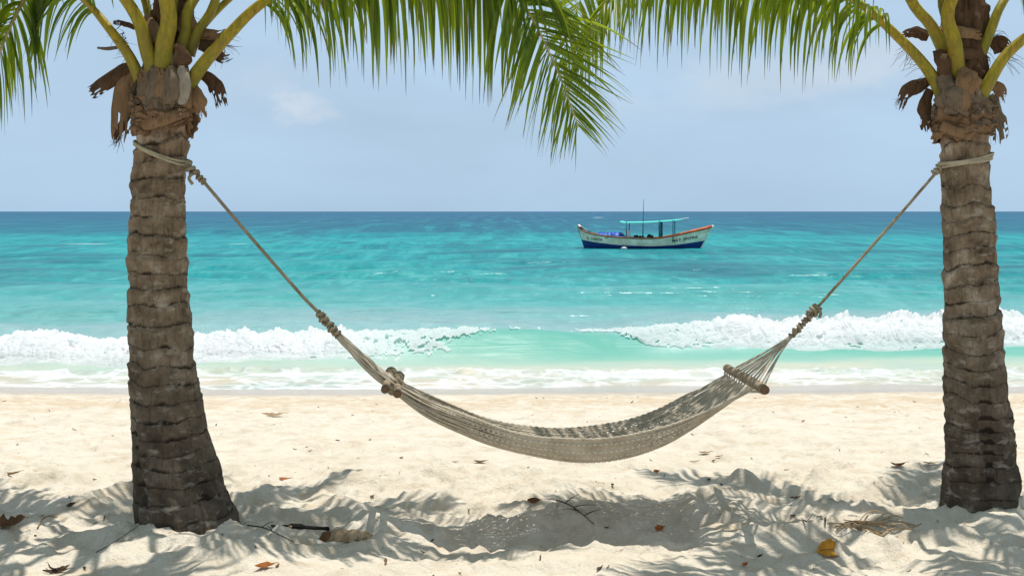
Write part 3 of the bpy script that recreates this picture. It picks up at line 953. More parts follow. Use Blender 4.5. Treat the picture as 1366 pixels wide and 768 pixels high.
# ---- left palm
DL = 5.02
baseL = P(252, 705, DL); baseL[2] = 0.0
palmL = thing('coconut_palm', baseL, 'coconut palm whose trunk flares to one side at the sand, beside the black strip', 'palm tree', 'coconut palms holding the hammock')
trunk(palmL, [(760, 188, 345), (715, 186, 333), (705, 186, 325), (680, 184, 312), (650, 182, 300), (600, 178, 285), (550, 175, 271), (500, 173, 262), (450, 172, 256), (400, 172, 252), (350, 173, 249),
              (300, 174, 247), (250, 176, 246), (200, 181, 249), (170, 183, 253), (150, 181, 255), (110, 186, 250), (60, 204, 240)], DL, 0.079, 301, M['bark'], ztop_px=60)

# ---- right palm
DR = 5.34
baseR = P(1307, 678, DR); baseR[2] = 0.0
palmR = thing('coconut_palm', baseR, 'coconut palm with a straight ringed trunk, hammock tied by the end with the spreader bar', 'palm tree', 'coconut palms holding the hammock')
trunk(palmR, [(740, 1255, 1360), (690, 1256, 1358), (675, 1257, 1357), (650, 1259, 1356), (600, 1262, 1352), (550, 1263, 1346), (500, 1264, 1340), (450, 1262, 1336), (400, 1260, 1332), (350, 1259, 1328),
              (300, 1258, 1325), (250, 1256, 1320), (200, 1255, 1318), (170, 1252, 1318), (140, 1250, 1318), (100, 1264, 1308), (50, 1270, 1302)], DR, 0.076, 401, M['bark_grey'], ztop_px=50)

# crown shafts: burlap-like fibre, dry stubs, hanging tatters
collar(palmL, 'fibre_sheath', [(160, 183, 252), (140, 180, 256), (125, 179, 255), (108, 186, 250)], DL, 310, M['fibre_grey'], 0.022, 0.09)
collar(palmL, 'fibre_sheath', [(176, 184, 254), (160, 181, 258), (135, 178, 258)], DL, 320, M['fibre'], 0.022, 0.04)
collar(palmL, 'crown_heart', [(95, 196, 246), (50, 203, 250), (0, 206, 250), (-60, 214, 244), (-120, 222, 232)], DL + .03, 330, M['fibre_dark'], 0.022, 0.03)
collar(palmR, 'fibre_sheath', [(158, 1251, 1320), (144, 1249, 1320), (132, 1253, 1317)], DR, 340, M['fibre_grey'], 0.022, 0.08)
collar(palmR, 'fibre_sheath', [(186, 1252, 1319), (165, 1249, 1320), (145, 1250, 1321)], DR, 350, M['fibre'], 0.018, 0.03)
collar(palmR, 'crown_heart', [(125, 1256, 1312), (80, 1260, 1312), (30, 1264, 1312), (-40, 1272, 1304), (-110, 1284, 1294)], DR + .03, 360, M['fibre_dark'], 0.022, 0.03)


def pp(lst, d): return [P(a, b, d + (c if len(q) > 2 else 0)) for q in lst for a, b, c in [(q + (0,))[:3]]]


def piece(palm, name, lst, d, w, seed, mat, **kw):
    mb = MB()
    strip(mb, pp(lst, d), [x / F * d for x in w], seed, **kw)
    return mb.build(name, mat, palm)


K = 'dry_sheath'
piece(palmL, K, [(186, 86), (160, 98), (140, 112), (124, 122)], DL, [7, 10, 11, 9], 1, M['fibre_dark'], fray=0.35)
piece(palmL, K, [(182, 92), (168, 110), (163, 140), (160, 176)], DL, [9, 14, 15, 11], 2, M['fibre'], fray=0.9)
piece(palmL, K, [(172, 150), (162, 168), (154, 190)], DL, [6, 6, 3], 3, M['fibre_dark'], fray=1.2)
piece(palmL, K, [(262, 96), (278, 104), (288, 116), (294, 134)], DL, [6, 9, 10, 8], 4, M['fibre_dark'], fray=0.7)
piece(palmL, K, [(266, 60), (284, 66), (296, 80), (304, 78)], DL, [7, 10, 8, 4], 5, M['fibre_dark'], fray=0.8)
piece(palmL, K, [(248, 46), (270, 46), (290, 48), (302, 44)], DL, [8, 10, 9, 5], 6, M['fibre'], fray=0.3)
piece(palmL, K, [(252, 118, -.06), (262, 130, -.08), (268, 150, -.06)], DL, [9, 12, 8], 7, M['fibre'], fray=0.6)
piece(palmL, K, [(255, 150), (258, 165), (254, 178)], DL, [5, 7, 4], 8, M['fibre_dark'], fray=1.0)
piece(palmL, K, [(242, 88, -.15), (244, 115, -.16), (241, 138, -.14)], DL, [3, 8, 10, 9, 6], 9, M['fibre_pale'], fray=0.15)
piece(palmL, K, [(184, 170, -.10), (206, 140, -.15), (228, 120, -.15)], DL, [3, 9, 4], 10, M['fibre'], fray=0.4, face=(0, -1, .2))
piece(palmL, K, [(196, 96, -.13), (202, 120, -.15), (205, 152, -.14)], DL, [3, 12, 18, 16, 12], 11, M['fibre_grey'], fray=0.2)
piece(palmL, K, [(228, 88, -.15), (226, 112, -.17), (222, 138, -.16)], DL, [3, 10, 15, 14, 10], 12, M['fibre_grey'], fray=0.3)
piece(palmL, K, [(190, 168, -.13), (222, 158, -.17), (250, 150, -.10)], DL, [7, 9, 7], 13, M['fibre'], fray=0.3)
piece(palmL, K, [(232, 60, -.12), (242, 74, -.15), (240, 92, -.12)], DL, [3, 9, 12, 6], 14, M['fibre_dark'], fray=0.6)
piece(palmL, K, [(196, 20, -.05), (200, 45, -.10), (206, 75, -.10)], DL, [4, 12, 14, 8], 15, M['fibre'], fray=0.6)
piece(palmL, K, [(246, 5, -.02), (248, 30, -.04), (250, 60, -.04)], DL, [10, 13, 8], 16, M['fibre'], fray=0.6)
piece(palmL, K, [(180, 38), (166, 32), (152, 30)], DL, [3, 4, 3], 17, M['fibre_dark'], fray=0.5)
piece(palmL, K, [(160, 63), (142, 65), (130, 64)], DL, [2, 2.5, 1.5], 18, M['fibre_grey'], fray=0.3)

for j_, (a_, b_, dz_, w_) in enumerate(((190, 108, -.09, 9), (204, 100, -.14, 10), (214, 104, -.15, 9), (231, 102, -.14, 9), (246, 110, -.09, 8), (182, 118, -.04, 7))):
    piece(palmL, K, [(a_, b_ + 34, dz_), (a_ + 2, b_ + 12, dz_ - .02), (a_ + (3 if j_ % 2 else -3), b_ - 12, dz_ + .01)], DL, [w_ * 1.2, w_, w_ * .55], 140 + j_, M['fibre_grey' if j_ % 2 else 'fibre'], fray=0.7)
for j_, (a_, b_, dz_, w_) in enumerate(((1258, 130, -.08, 8), (1270, 122, -.13, 9), (1283, 118, -.15, 9), (1300, 122, -.12, 9), (1312, 132, -.07, 8))):
    piece(palmR, K, [(a_, b_ + 30, dz_), (a_ + 2, b_ + 10, dz_ - .02), (a_ + (3 if j_ % 2 else -3), b_ - 14, dz_ + .01)], DR, [w_ * 1.2, w_, w_ * .55], 150 + j_, M['fibre_grey' if j_ % 2 else 'fibre'], fray=0.7)
piece(palmR, K, [(1240, 108), (1222, 116), (1208, 124), (1202, 138)], DR, [5, 9, 9, 6], 21, M['fibre_dark'], fray=0.9)
piece(palmR, K, [(1242, 120), (1234, 140), (1236, 170)], DR, [6, 9, 7], 22, M['fibre_dark'], fray=0.5)
piece(palmR, K, [(1238, 50), (1222, 44), (1206, 46)], DR, [7, 8, 4], 23, M['fibre_dark'], fray=0.6)
piece(palmR, K, [(1318, 128), (1326, 145), (1333, 180)], DR, [8, 12, 11], 24, M['fibre_grey'], fray=0.7)
piece(palmR, K, [(1320, 110), (1332, 118), (1338, 130)], DR, [7, 9, 6], 25, M['fibre'], fray=0.7)
piece(palmR, K, [(1322, 66), (1336, 58), (1348, 66)], DR, [8, 11, 5], 26, M['fibre_dark'], fray=0.8)
piece(palmR, K, [(1258, 100, -.12), (1276, 132, -.16), (1296, 150, -.14)], DR, [10, 16, 8], 27, M['fibre_grey'], fray=0.3)
piece(palmR, K, [(1250, 140, -.10), (1272, 128, -.17), (1300, 128, -.14)], DR, [8, 13, 11], 28, M['fibre_grey'], fray=0.25)
piece(palmR, K, [(1252, 68, -.10), (1258, 82, -.14), (1262, 104, -.12)], DR, [9, 11, 6], 29, M['fibre_dark'], fray=0.5)
piece(palmR, K, [(1282, 90, -.14), (1290, 104, -.17), (1292, 124, -.15)], DR, [4, 14, 19, 12], 30, M['fibre'], fray=0.4)
piece(palmR, K, [(1252, 40, -.02), (1280, 42, -.12), (1308, 48, -.08)], DR, [6, 8, 6], 31, M['fibre'], fray=0.4)
piece(palmR, K, [(1255, 168, -.13), (1285, 178, -.15), (1316, 172, -.08)], DR, [7, 8, 6], 32, M['fibre'], fray=0.3)
piece(palmR, K, [(1262, 92, -.10), (1270, 75, -.12), (1300, 72, -.10), (1318, 80, -.05)], DR, [4, 7, 7, 4], 33, M['fibre_dark'], fray=0.5)

hairs(palmL, [(P(262, 50, DL), P(300, 60, DL), 36, (0.8, 0, -0.25), 0.11), (P(160, 30, DL), P(180, 80, DL), 20, (-0.8, 0, -0.4), 0.09), (P(156, 176, DL), P(164, 180, DL), 16, (-.2, 0, -1), 0.07), (P(196, 0, DL), P(262, 40, DL), 24, (0, -.4, 0.2), 0.09)], 51, M['fibre_dark'])
hairs(palmR, [(P(1320, 40, DR), P(1340, 80, DR), 40, (0.8, 0, -0.2), 0.12), (P(1215, 60, DR), P(1240, 110, DR), 30, (-0.8, 0, -0.3), 0.10), (P(1204, 134, DR), P(1212, 130, DR), 8, (-1, 0, -.4), 0.07), (P(1255, 40, DR), P(1320, 80, DR), 30, (0, -.5, 0.1), 0.09)], 52, M['fibre_dark'])

# fronds that reach into the picture
frond(palmL, [P(240, 140, DL - .02), P(262, 98, DL - .10), P(306, 46, DL - .12), P(356, 0, DL - .10), P(450, -50, DL - .05), P(560, -66, DL), P(636, -42, DL - .02), P(696, 5, DL - .1), P(738, 82, DL - .14), P(772, 170, DL - .16)],
      0.24, 0.68, (4, 84), 61, 0.036, (9.0, 0.9), 0.0125, 0.0130, tipfrac=0.30, fwd=(28, 50), lift=(-0.25, 0.02), nseg=9)
frond(palmL, [P(196, 136, DL), P(177, 84, DL - .07), P(150, 44, DL - .08), P(112, 0, DL), P(72, -26, DL + .06), P(42, -14, DL + .1), P(20, 22, DL + .05), P(-2, 74, DL), P(-26, 150, DL - .05)],
      0.32, 0.52, (0, 70), 62, 0.034, (6.0, 1.8), 0.019, 0.0132, lift=(-.2, .05), nseg=9)
frond(palmR, [P(1270, 160, DR - .02), P(1241, 98, DR - .09), P(1194, 46, DR - .10), P(1138, 0, DR - .06), P(1040, -42, DR), P(950, -56, DR + .05), P(870, -44, DR), P(818, -8, DR - .05), P(790, 40, DR - .05), P(776, 90, DR)],
      0.24, 0.64, (0, 40), 63, 0.035, (9.0, 3.0), 0.0160, 0.0130, tipfrac=0.5, fwd=(26, 44), lift=(-.25, .1), nseg=9)
frond(palmL, [P(238, 90, DL + .02), P(266, 40, DL + .08), P(330, -20, DL + .2), P(440, -84, DL + .32), P(560, -98, DL + .36), P(660, -72, DL + .36), P(740, -20, DL + .34)],
      0.26, 0.62, (0, 20), 59, 0.028, (7.0, 4.0), 0.036, 0.0115, tipfrac=0.4, fwd=(24, 40), lift=(-.2, 0), nseg=8)
frond(palmR, [P(1272, 80, DR + .02), P(1240, 30, DR + .08), P(1170, -40, DR + .2), P(1060, -88, DR + .32), P(950, -98, DR + .36), P(860, -70, DR + .36), P(800, -25, DR + .34)],
      0.26, 0.58, (0, 20), 58, 0.028, (7.0, 4.0), 0.038, 0.0115, tipfrac=0.4, fwd=(24, 40), lift=(-.2, 0), nseg=8)
# a young leaf of the right palm, tangled with its neighbour over the middle
frond(palmR, [P(1278, 60, DR + .05), P(1262, 0, DR + .08), P(1180, -110, DR + .2), P(1020, -170, DR + .3), P(880, -130, DR + .3), P(800, -50, DR + .25), P(764, 30, DR + .2), P(748, 100, DR + .2)],
      0.45, 0.48, (0, 50), 60, 0.026, (6.0, 3.0), 0.028, 0.0140, tipfrac=0.5, lift=(-.1, .1))


def rel(o, lst):
    return [np.array((o[0] + a, o[1] + b, c)) for a, b, c in lst]


# (start pixel, second pixel, then the far end of the arch as offsets from the palm's foot)
cL, cR = (P(220, 100, DL)[0], DL), (P(1284, 95, DR)[0], DR)
frond(palmL, [P(212, 122, DL - .03), P(197, 72, DL - .13), P(168, 0, DL - .20)] + rel(cL, [(-.55, -.40, 3.15), (-.95, -.68, 3.40), (-1.35, -.95, 3.30), (-1.6, -1.15, 3.0)]), 0.32, 0.55, (0, 20), 64, 0.036, 2.8)
frond(palmL, [P(217, 122, DL - .04), P(219, 62, DL - .16), P(222, 0, DL - .25)] + rel(cL, [(.02, -.65, 3.2), (.10, -1.15, 3.42), (.18, -1.6, 3.25), (.24, -1.95, 3.0)]), 0.32, 0.55, (0, 10), 65, 0.042, 2.8)
frond(palmL, [P(240, 74, DL - .06), P(249, 40, DL - .06), P(262, -5, DL - .02)] + rel(cL, [(.45, .45, 3.25), (.75, .85, 3.55), (1.0, 1.15, 3.55), (1.15, 1.35, 3.42)]), 0.34, 0.50, (0, 10), 66, 0.034, 2.8)
frond(palmL, [P(252, 74, DL - .04), P(264, 42, DL - .04), P(289, -4, DL - .04)] + rel(cL, [(.5, -.3, 3.25), (.85, -.75, 3.62), (1.2, -1.15, 3.60), (1.45, -1.4, 3.42)]), 0.34, 0.52, (0, 10), 67, 0.030, 2.8)
frond(palmL, [P(205, 64, DL + .08), P(200, 30, DL + .1), P(190, -10, DL + .14)] + rel(cL, [(-.45, .5, 3.2), (-.85, .85, 3.55), (-1.2, 1.1, 3.5), (-1.5, 1.3, 3.25)]), 0.30, 0.55, (0, 10), 68, 0.028, 2.8)
frond(palmL, [P(222, 50, DL + .08), P(224, 20, DL + .1), P(228, -20, DL + .14)] + rel(cL, [(.05, .6, 3.3), (.1, 1.0, 3.6), (.14, 1.3, 3.6), (.16, 1.5, 3.45)]), 0.30, 0.50, (0, 10), 69, 0.028, 2.8)
frond(palmL, [P(214, 50, DL), P(212, 0, DL), P(208, -50, DL)] + rel(cL, [(-.35, -.1, 3.45), (-.85, -.1, 3.65), (-1.4, -.05, 3.55), (-1.8, 0, 3.2)]), 0.30, 0.55, (0, 10), 70, 0.026, 2.6)
frond(palmL, [P(228, 40, DL - .05), P(232, 0, DL - .08), P(238, -60, DL - .1)] + rel(cL, [(.4, -.75, 3.45), (.7, -1.25, 3.55), (.95, -1.7, 3.35)]), 0.30, 0.55, (0, 10), 71, 0.026, 2.6)
frond(palmL, [P(224, 30, DL), P(224, -40, DL), P(226, -120, DL)] + rel(cL, [(.1, .06, 3.6), (.22, .12, 4.1), (.45, .22, 4.35)]), 0.30, 0.45, (0, 10), 72, 0.022, 1.2)

frond(palmR, [P(1272, 96, DR - .02), P(1243, 36, DR - .12), P(1212, -6, DR - .16)] + rel(cR, [(-.65, -.4, 3.2), (-1.05, -.65, 3.5), (-1.5, -.9, 3.5), (-1.85, -1.1, 3.3)]), 0.34, 0.52, (0, 10), 81, 0.034, 2.8)
frond(palmR, [P(1279, 126, DR - .04), P(1274, 62, DR - .17), P(1269, 0, DR - .25)] + rel(cR, [(-.05, -.75, 3.1), (-.05, -1.25, 3.32), (-.02, -1.75, 3.2), (0.0, -2.1, 3.05)]), 0.32, 0.55, (0, 10), 82, 0.038, 2.8)
frond(palmR, [P(1298, 100, DR - .02), P(1321, 42, DR - .07), P(1340, 0, DR - .04)] + rel(cR, [(.6, .3, 3.1), (1.0, .5, 3.2), (1.4, .7, 3.0), (1.7, .85, 2.7)]), 0.30, 0.55, (0, 10), 83, 0.034, 2.8)
frond(palmR, [P(1292, 172, DR - .02), P(1318, 112, DR - .12), P(1366, 52, DR - .14)] + rel(cR, [(.75, -.3, 2.82), (1.15, -.5, 2.9), (1.5, -.7, 2.72), (1.75, -.85, 2.4)]), 0.30, 0.55, (0, 10), 84, 0.038, 2.8)
frond(palmR, [P(1296, 40, DR + .06), P(1302, 15, DR + .08), P(1310, -20, DR + .1)] + rel(cR, [(.3, .6, 3.3), (.5, 1.05, 3.6), (.65, 1.35, 3.6), (.75, 1.55, 3.5)]), 0.30, 0.55, (0, 10), 85, 0.026, 2.8)
frond(palmR, [P(1268, 45, DR + .06), P(1258, 15, DR + .08), P(1240, -25, DR + .1)] + rel(cR, [(-.45, .5, 3.3), (-.72, .85, 3.6), (-.98, 1.05, 3.6), (-1.2, 1.2, 3.45)]), 0.30, 0.52, (0, 10), 86, 0.026, 2.8)
frond(palmR, [P(1284, 30, DR), P(1284, -20, DR), P(1290, -70, DR)] + rel(cR, [(.45, -.5, 3.4), (.8, -.95, 3.5), (1.1, -1.3, 3.3)]), 0.30, 0.55, (0, 10), 87, 0.026, 2.6)
frond(palmR, [P(1288, 20, DR), P(1288, -60, DR), P(1290, -130, DR)] + rel(cR, [(.02, 0, 3.6), (.10, .1, 4.1), (.3, .2, 4.3)]), 0.30, 0.45, (0, 10), 89, 0.022, 1.2)

for k, (a_, p1) in enumerate((((-.5, .35, 3.0), (-1.45, 1.0, 2.85)), ((-.5, -.5, 3.05), (-1.35, -1.3, 3.0)), ((-.62, .12, 3.2), (-1.9, .42, 3.05)), ((-.6, -.3, 3.15), (-1.85, -.55, 3.0)), ((-.3, -.6, 3.25), (-.85, -1.75, 3.1)), ((.55, .25, 3.45), (1.75, .75, 3.62)))):
    q_ = np.array(a_) * (1.75, 1.75, 1); q_[2] += .28
    frond(palmL, [P(216 + 3 * k, 60, DL), P(214 + 4 * k, 0, DL)] + rel(cL, [a_, tuple(q_), p1]), 0.28, 0.58, (0, 12), 110 + k, 0.024, 2.2, 0.024, 0.0245)
for k, (a_, p1) in enumerate((((.6, .1, 3.2), (1.8, .3, 3.05)), ((.3, -.6, 3.2), (.9, -1.8, 3.1)))):
    q_ = np.array(a_) * (1.75, 1.75, 1); q_[2] += .28
    frond(palmR, [P(1280 + 3 * k, 60, DR), P(1278 + 4 * k, 0, DR)] + rel(cR, [a_, tuple(q_), p1]), 0.28, 0.58, (0, 12), 130 + k, 0.026, 2.2, 0.024, 0.0245)

# ------------------------------------------------------------------ the hammock
hm = thing('hammock', P(760, 600, 5.05), 'woven rope hammock slung between the two palm trunks above the sand', 'hammock')


def twisted(mb, path, r, strands=3, pitch=0.045, sides=6):
    path = np.asarray(path, float)
    seg = np.r_[0, np.cumsum(np.linalg.norm(np.diff(path, axis=0), axis=1))]
    n = max(8, int(seg[-1] / (pitch / 7)))
    s = np.linspace(0, seg[-1], n)
    c = np.stack([np.interp(s, seg, path[:, j]) for j in range(3)], -1)
    t = np.gradient(c, axis=0); t /= np.linalg.norm(t, axis=1)[:, None]
    a = np.array((0, 1.0, 0.2))
    S = np.cross(t, a); S /= np.linalg.norm(S, axis=1)[:, None]
    N = np.cross(S, t)
    for k in range(strands):
        ph = 2 * math.pi * (s / pitch + k / strands)
        mb.tube(c + r * 0.52 * (np.cos(ph)[:, None] * S + np.sin(ph)[:, None] * N), r * 0.56, sides, cap=True)


def coil(mb, p0, p1, r, rr, turns, jit=0.004, seed=0):
    rs = np.random.default_rng(seed)
    p0, p1 = np.asarray(p0), np.asarray(p1)
    t = p1 - p0; L = np.linalg.norm(t); t = t / L
    S = np.cross(t, (0, 1, 0.1)); S /= np.linalg.norm(S); N = np.cross(S, t)
    n = int(turns * 14)
    u = np.linspace(0, 1, n)
    a = 2 * math.pi * turns * u
    rad = r * (1 + 0.22 * noise2(u * 6, 0 * u, seed))
    path = p0 + t * (u * L)[:, None] + rad[:, None] * (np.cos(a)[:, None] * S + np.sin(a)[:, None] * N) + rs.normal(0, jit * 0.3, (n, 3))
    mb.tube(path, rr, 7)


# body
nS, nK = 96, 84
sv = np.linspace(0, 1, nS)
pxs = np.interp(sv, [0, 1], [0, 1])
far = interp_pts([(535, 514, 5.10), (590, 536, 5.16), (644, 556, 5.22), (691, 566, 5.27), (754, 570.5, 5.31), (821, 563, 5.36), (872, 549, 5.41), (923, 523, 5.46), (968, 500, 5.50)], nS)
near = interp_pts([(534, 520, 5.02), (575, 540, 4.96), (620, 556, 4.91), (691, 578, 4.87), (760, 584, 4.84), (821, 582, 4.82), (889, 568, 4.81), (957, 541, 4.80), (1004, 519, 4.80)], nS)
bot = interp_pts([(532, 522, 5.05), (569, 550, 5.03), (617, 575, 5.02), (657, 592, 5.01), (703, 604, 5.00), (765, 614, 5.00), (825, 610, 5.00), (885, 590, 5.02), (940, 553, 5.06), (986, 512, 5.15)], nS)
W3 = lambda a: np.stack([(a[:, 0] - 683) / F * a[:, 2], a[:, 2], EYE + (282 - a[:, 1]) / F * a[:, 2]], -1)
fw, nw, bw = W3(far), W3(near), W3(bot)
cw = 2 * bw - 0.5 * (fw + nw)
cw[:, 1] -= 0.02
nbk = 14
mb = MB()
sarc = np.r_[0, np.cumsum(np.linalg.norm(np.diff(bw, axis=0), axis=1))]
fine = np.linspace(0, 1, 300)


def body(v, s):
    g = lambda A: np.stack([np.interp(s, sv, A[:, j]) for j in range(3)], -1)
    v = v[:, None]
    return (1 - v) ** 2 * g(fw) + 2 * v * (1 - v) * g(cw) + v ** 2 * g(nw)


Lb = sarc[-1]
for k in range(nK):
    v0 = (k + 0.5) / nK
    grp = (np.floor(v0 * nbk) + 0.5) / nbk
    pull = sstep(0.84, 0.99, fine)
    loose = 0.30 if (k % 6 in (0, 5)) else 0.10
    wob = loose / nK * np.sin(2 * math.pi * fine * Lb / 0.034 + math.pi * k) * sstep(0.08, 0.2, fine) * (1 - sstep(0.8, 0.9, fine))
    wan = 0.006 * noise2(fine * 7, 0 * fine + k * 0.35, 500) * sstep(0.03, 0.15, fine)
    v = v0 + (grp - v0) * pull * 0.8 + wob + wan
    p = body(np.clip(v, 0, 1), fine)
    bund = (1 - sstep(0.0, 0.42, fine))[:, None]
    ph = 2 * math.pi * k * 0.618
    # gathered end: the cords lie heaped on one another
    p = p + bund * np.stack([0 * fine, 0.022 * math.cos(ph) + 0 * fine, 0.020 * math.sin(ph) + 0 * fine], -1)
    # slack cords inside sag and cross a little
    p[:, 2] += 0.010 * noise2(fine * 9, 0 * fine + k * 1.7, 501) * sstep(0.55, 0.8, fine)
    edge = 1.5 if k in (0, nK - 1) else (1.25 if k in (1, nK - 2) else 1.0)
    mb.tube(p, 0.0042 * edge, 6)
# cross lacing
for j, s0 in enumerate(np.linspace(0.10, 0.86, 74)):
    vv = np.linspace(0.01, 0.99, 64)
    ss = s0 + 0.006 * np.sign(np.sin(np.arange(64) * math.pi + 0.5)) + 0.008 * noise2(vv * 3, 0 * vv + j, 505)
    p = body(vv, ss)
    p[:, 2] += 0.003 * np.where(np.arange(64) % 2, 1, -1)
    mb.tube(p, 0.0024, 4)
mb.build('net', M['cord'], hm)
# added rows of pale dashes, standing in for sunlit cord along the cloth
for r_ in (0.06, 0.30, 0.47, 0.60, 0.72, 0.83, 0.93):
    mb = MB()
    for s0 in np.arange(0.14, 0.88, 0.0145):
        ss = np.linspace(s0, s0 + 0.0085, 5)
        p = body(np.full(5, r_) + 0.004 * np.sin(np.linspace(0, 3.14, 5)) + 0.004 * noise2(np.array([s0 * 40]), np.array([r_ * 9]), 3), ss)
        p[:, 2] += -0.004 if 0.4 < r_ < 0.7 else 0.0
        p[:, 1] += -0.0065
        p[:, 2] += 0.003 * np.sin(np.linspace(0, 3.14, 5))
        mb.tube(p, 0.0042, 5)
    mb.build('lit_dashes', M['lit_dash'], hm)

# gathered left end: pegs and the long throat up to the knot
thr = [P(452, 448, 5.06), P(478, 474, 5.06), P(505, 499, 5.06), P(535, 519, 5.06)]
mb = MB()
tp = interp_pts(thr, 60)
for k in range(30):
    ph = 2 * math.pi * k * 0.618; rr = math.sqrt((k + 0.5) / 30)
    wdt = np.interp(np.linspace(0, 1, 60), [0, 0.45, 0.8, 1], [0.012, 0.030, 0.034, 0.026])
    off = np.stack([0.72 * math.cos(ph) * rr * wdt, math.sin(ph) * rr * wdt * 1.1, 0.62 * math.cos(ph) * rr * wdt], -1)
    mb.tube(tp + off + 0.004 * np.stack([noise2(np.linspace(0, 5, 60), np.zeros(60) + k * 2.2, 510 + i) for i in range(3)], -1), 0.0062, 6)
mb.build('gathered_cords', M['cord'], hm)
for q, (a, b) in enumerate((((513.5, 519.5, 4.93), (521, 498, 5.20)), ((530, 525.5, 4.92), (531, 504, 5.18)))):
    p0, p1 = P(*a), P(*b)
    mb = MB()
    pth = interp_pts([p0, (p0 + p1) / 2 + np.array((0, 0, .003)), p1], 24)
    mb.tube(pth, 0.0195 * (1 + 0.05 * np.sin(np.arange(24))), 16)
    w = mb.build('peg', M['wood'], hm)
    mb = MB()
    dv = (p0 - p1) / np.linalg.norm(p0 - p1)
    mb.tube([p0 - dv * .006, p0 + dv * .002, p0 + dv * .005], [0.0205, 0.020, 0.014], 16)
    mb.build('peg_end', M['wood_end'], w)
    mb = MB()
    coil(mb, p1 + np.array((0, -.03, -.004)), p1 + np.array((0, .02, .004)), 0.022, 0.008, 3, 0.006, 520 + q)
    mb.build('peg_lashing', M['rope'], hm)
    mb = MB()
    coil(mb, P(524 + 4 * q, 514, 5.03), P(527 + 4 * q, 517, 5.09), 0.034, 0.008, 2.4, 0.006, 530 + q)
    mb.build('peg_lashing', M['rope'], hm)

# spreader bar at the other end
b0, b1 = P(1020.5, 520, 4.78), P(970, 491, 5.52)
mb = MB()
mb.tube(interp_pts([b0, (b0 + b1) / 2 + np.array((.004, 0, .004)), b1], 40), 0.0225 + 0.0012 * np.sin(np.arange(40) * 0.7), 18)
bar = mb.build('spreader_bar', M['wood'], hm)
mb = MB()
dv = (b0 - b1) / np.linalg.norm(b0 - b1)
mb.tube([b0 - dv * .004, b0 + dv * .002, b0 + dv * .004], [0.0230, 0.0222, 0.016], 18)
mb.build('bar_end', M['wood_end'], bar)
# fan of cords from the bar to the knot, and their turns round the bar
mb = MB()
kn = P(1055, 449, 5.22)
for k in range(nbk - 2):
    v = (k + 1.5) / nbk
    q = b1 + (b0 - b1) * v
    e = np.array((0.006 * math.cos(k * 2.4), 0.012 * (k / 6 - 1), 0.008 * math.sin(k * 2.4)))
    sag = np.array((0, 0, -0.006 * random.random()))
    for o in (-1, 1):
        mb.tube(interp_pts([q + np.array((0.018, o * 0.006, 0.008)), (q + kn) / 2 + e * .6 + sag + np.array((0, o * 0.003, 0)), kn + e], 20), 0.0038, 6)
for k in range(nbk):
    v = (k + 0.5) / nbk
    q = b1 + (b0 - b1) * v
    e0 = body(np.array([v]), np.array([0.985]))[0]
    mb.tube(interp_pts([q + np.array((0.0, 0, -.024)), q + np.array((-.022, 0, -.014)), (q + e0) / 2 + np.array((0, 0.004, -.008)), e0], 8), 0.0045, 6)
mb.build('clew_cords', M['cord'], hm)

# ropes
mb = MB()
kl = P(452, 448, 5.06); kl0 = P(424, 416, 5.04)
twisted(mb, interp_pts([P(262, 231, DL - .03), P(330, 311, DL), P(400, 391, DL + .02), kl0, kl], 80), 0.0088, 3, 0.036)
rp = mb.build('rope', M['rope'], hm)
mb = MB()
for q in range(5):
    a, b = q / 5, (q + 1) / 5
    coil(mb, kl0 + (kl - kl0) * a, kl0 + (kl - kl0) * b, 0.0135 + 0.004 * (q % 2), 0.0085, 1.7, 0.006, 550 + q)
mb.build('knot', M['rope'], rp)
mb = MB()
a0, a1 = P(250, 221, DL - .05), P(273, 243, DL - .02)
coil(mb, a0, a0 + (a1 - a0) * .5, 0.018, 0.011, 2.2, 0.006, 561)
coil(mb, a0 + (a1 - a0) * .55, a1, 0.012, 0.008, 2.5, 0.006, 562)
mb.tube(interp_pts([P(256, 232, DL - .07), P(252, 238, DL - .08), P(257, 246, DL - .07)], 10), 0.008, 7)
mb.build('knot', M['rope'], rp)


def wrap(name, parent, tabl, d, lefty, righty, n, w, mat, phase):
    """turns of rope round a trunk"""
    mb = MB()
    xl, xr = tabl
    r = (xr - xl) / 2 / F * d
    cx = ((xl + xr) / 2 - 683) / F * d
    for k in range(n):
        th = np.linspace(0, 2 * math.pi, 120)
        zl, zr = EYE + (282 - lefty) / F * d, EYE + (282 - righty) / F * d
        x = np.cos(th)
        z = (zl + zr) / 2 + x * (zr - zl) / 2 + (k - (n - 1) / 2) * w + 0.004 * np.sin(th * 2 + k) + 0.010 * np.minimum(np.sin(th), 0) * phase
        rr = r + 0.010 + 0.004 * np.sin(3 * th + k)
        twisted(mb, np.stack([cx + rr * np.cos(th), d + rr * np.sin(th), z], -1), 0.0065, 3, 0.032)
    return mb.build(name, mat, parent)


wrap('trunk_lashing', hm, (183, 248), DL, 191, 218, 2, 0.013, M['rope_pale'], 0.6)
kr0, kr1 = P(1092, 408, 5.26), P(1055, 449, 5.22)
mb = MB()
twisted(mb, interp_pts([P(1256, 222, DR - .06), P(1204, 282, DR - .04), P(1150, 343, 5.28), kr0, kr1], 80), 0.0080, 3, 0.034)
rp2 = mb.build('rope', M['rope'], hm)
mb = MB()
coil(mb, kr0, kr0 + (kr1 - kr0) * .28, 0.021, 0.0095, 2.6, 0.008, 571)
for q in range(4):
    a, b = .3 + .175 * q, .3 + .175 * (q + 1)
    coil(mb, kr0 + (kr1 - kr0) * a, kr0 + (kr1 - kr0) * b, 0.0105 + 0.004 * ((q + 1) % 2), 0.0075, 1.6, 0.006, 572 + q)
mb.tube(interp_pts([P(1090, 412, 5.24), P(1095, 417, 5.22), P(1093, 424, 5.22)], 8), 0.008, 7)
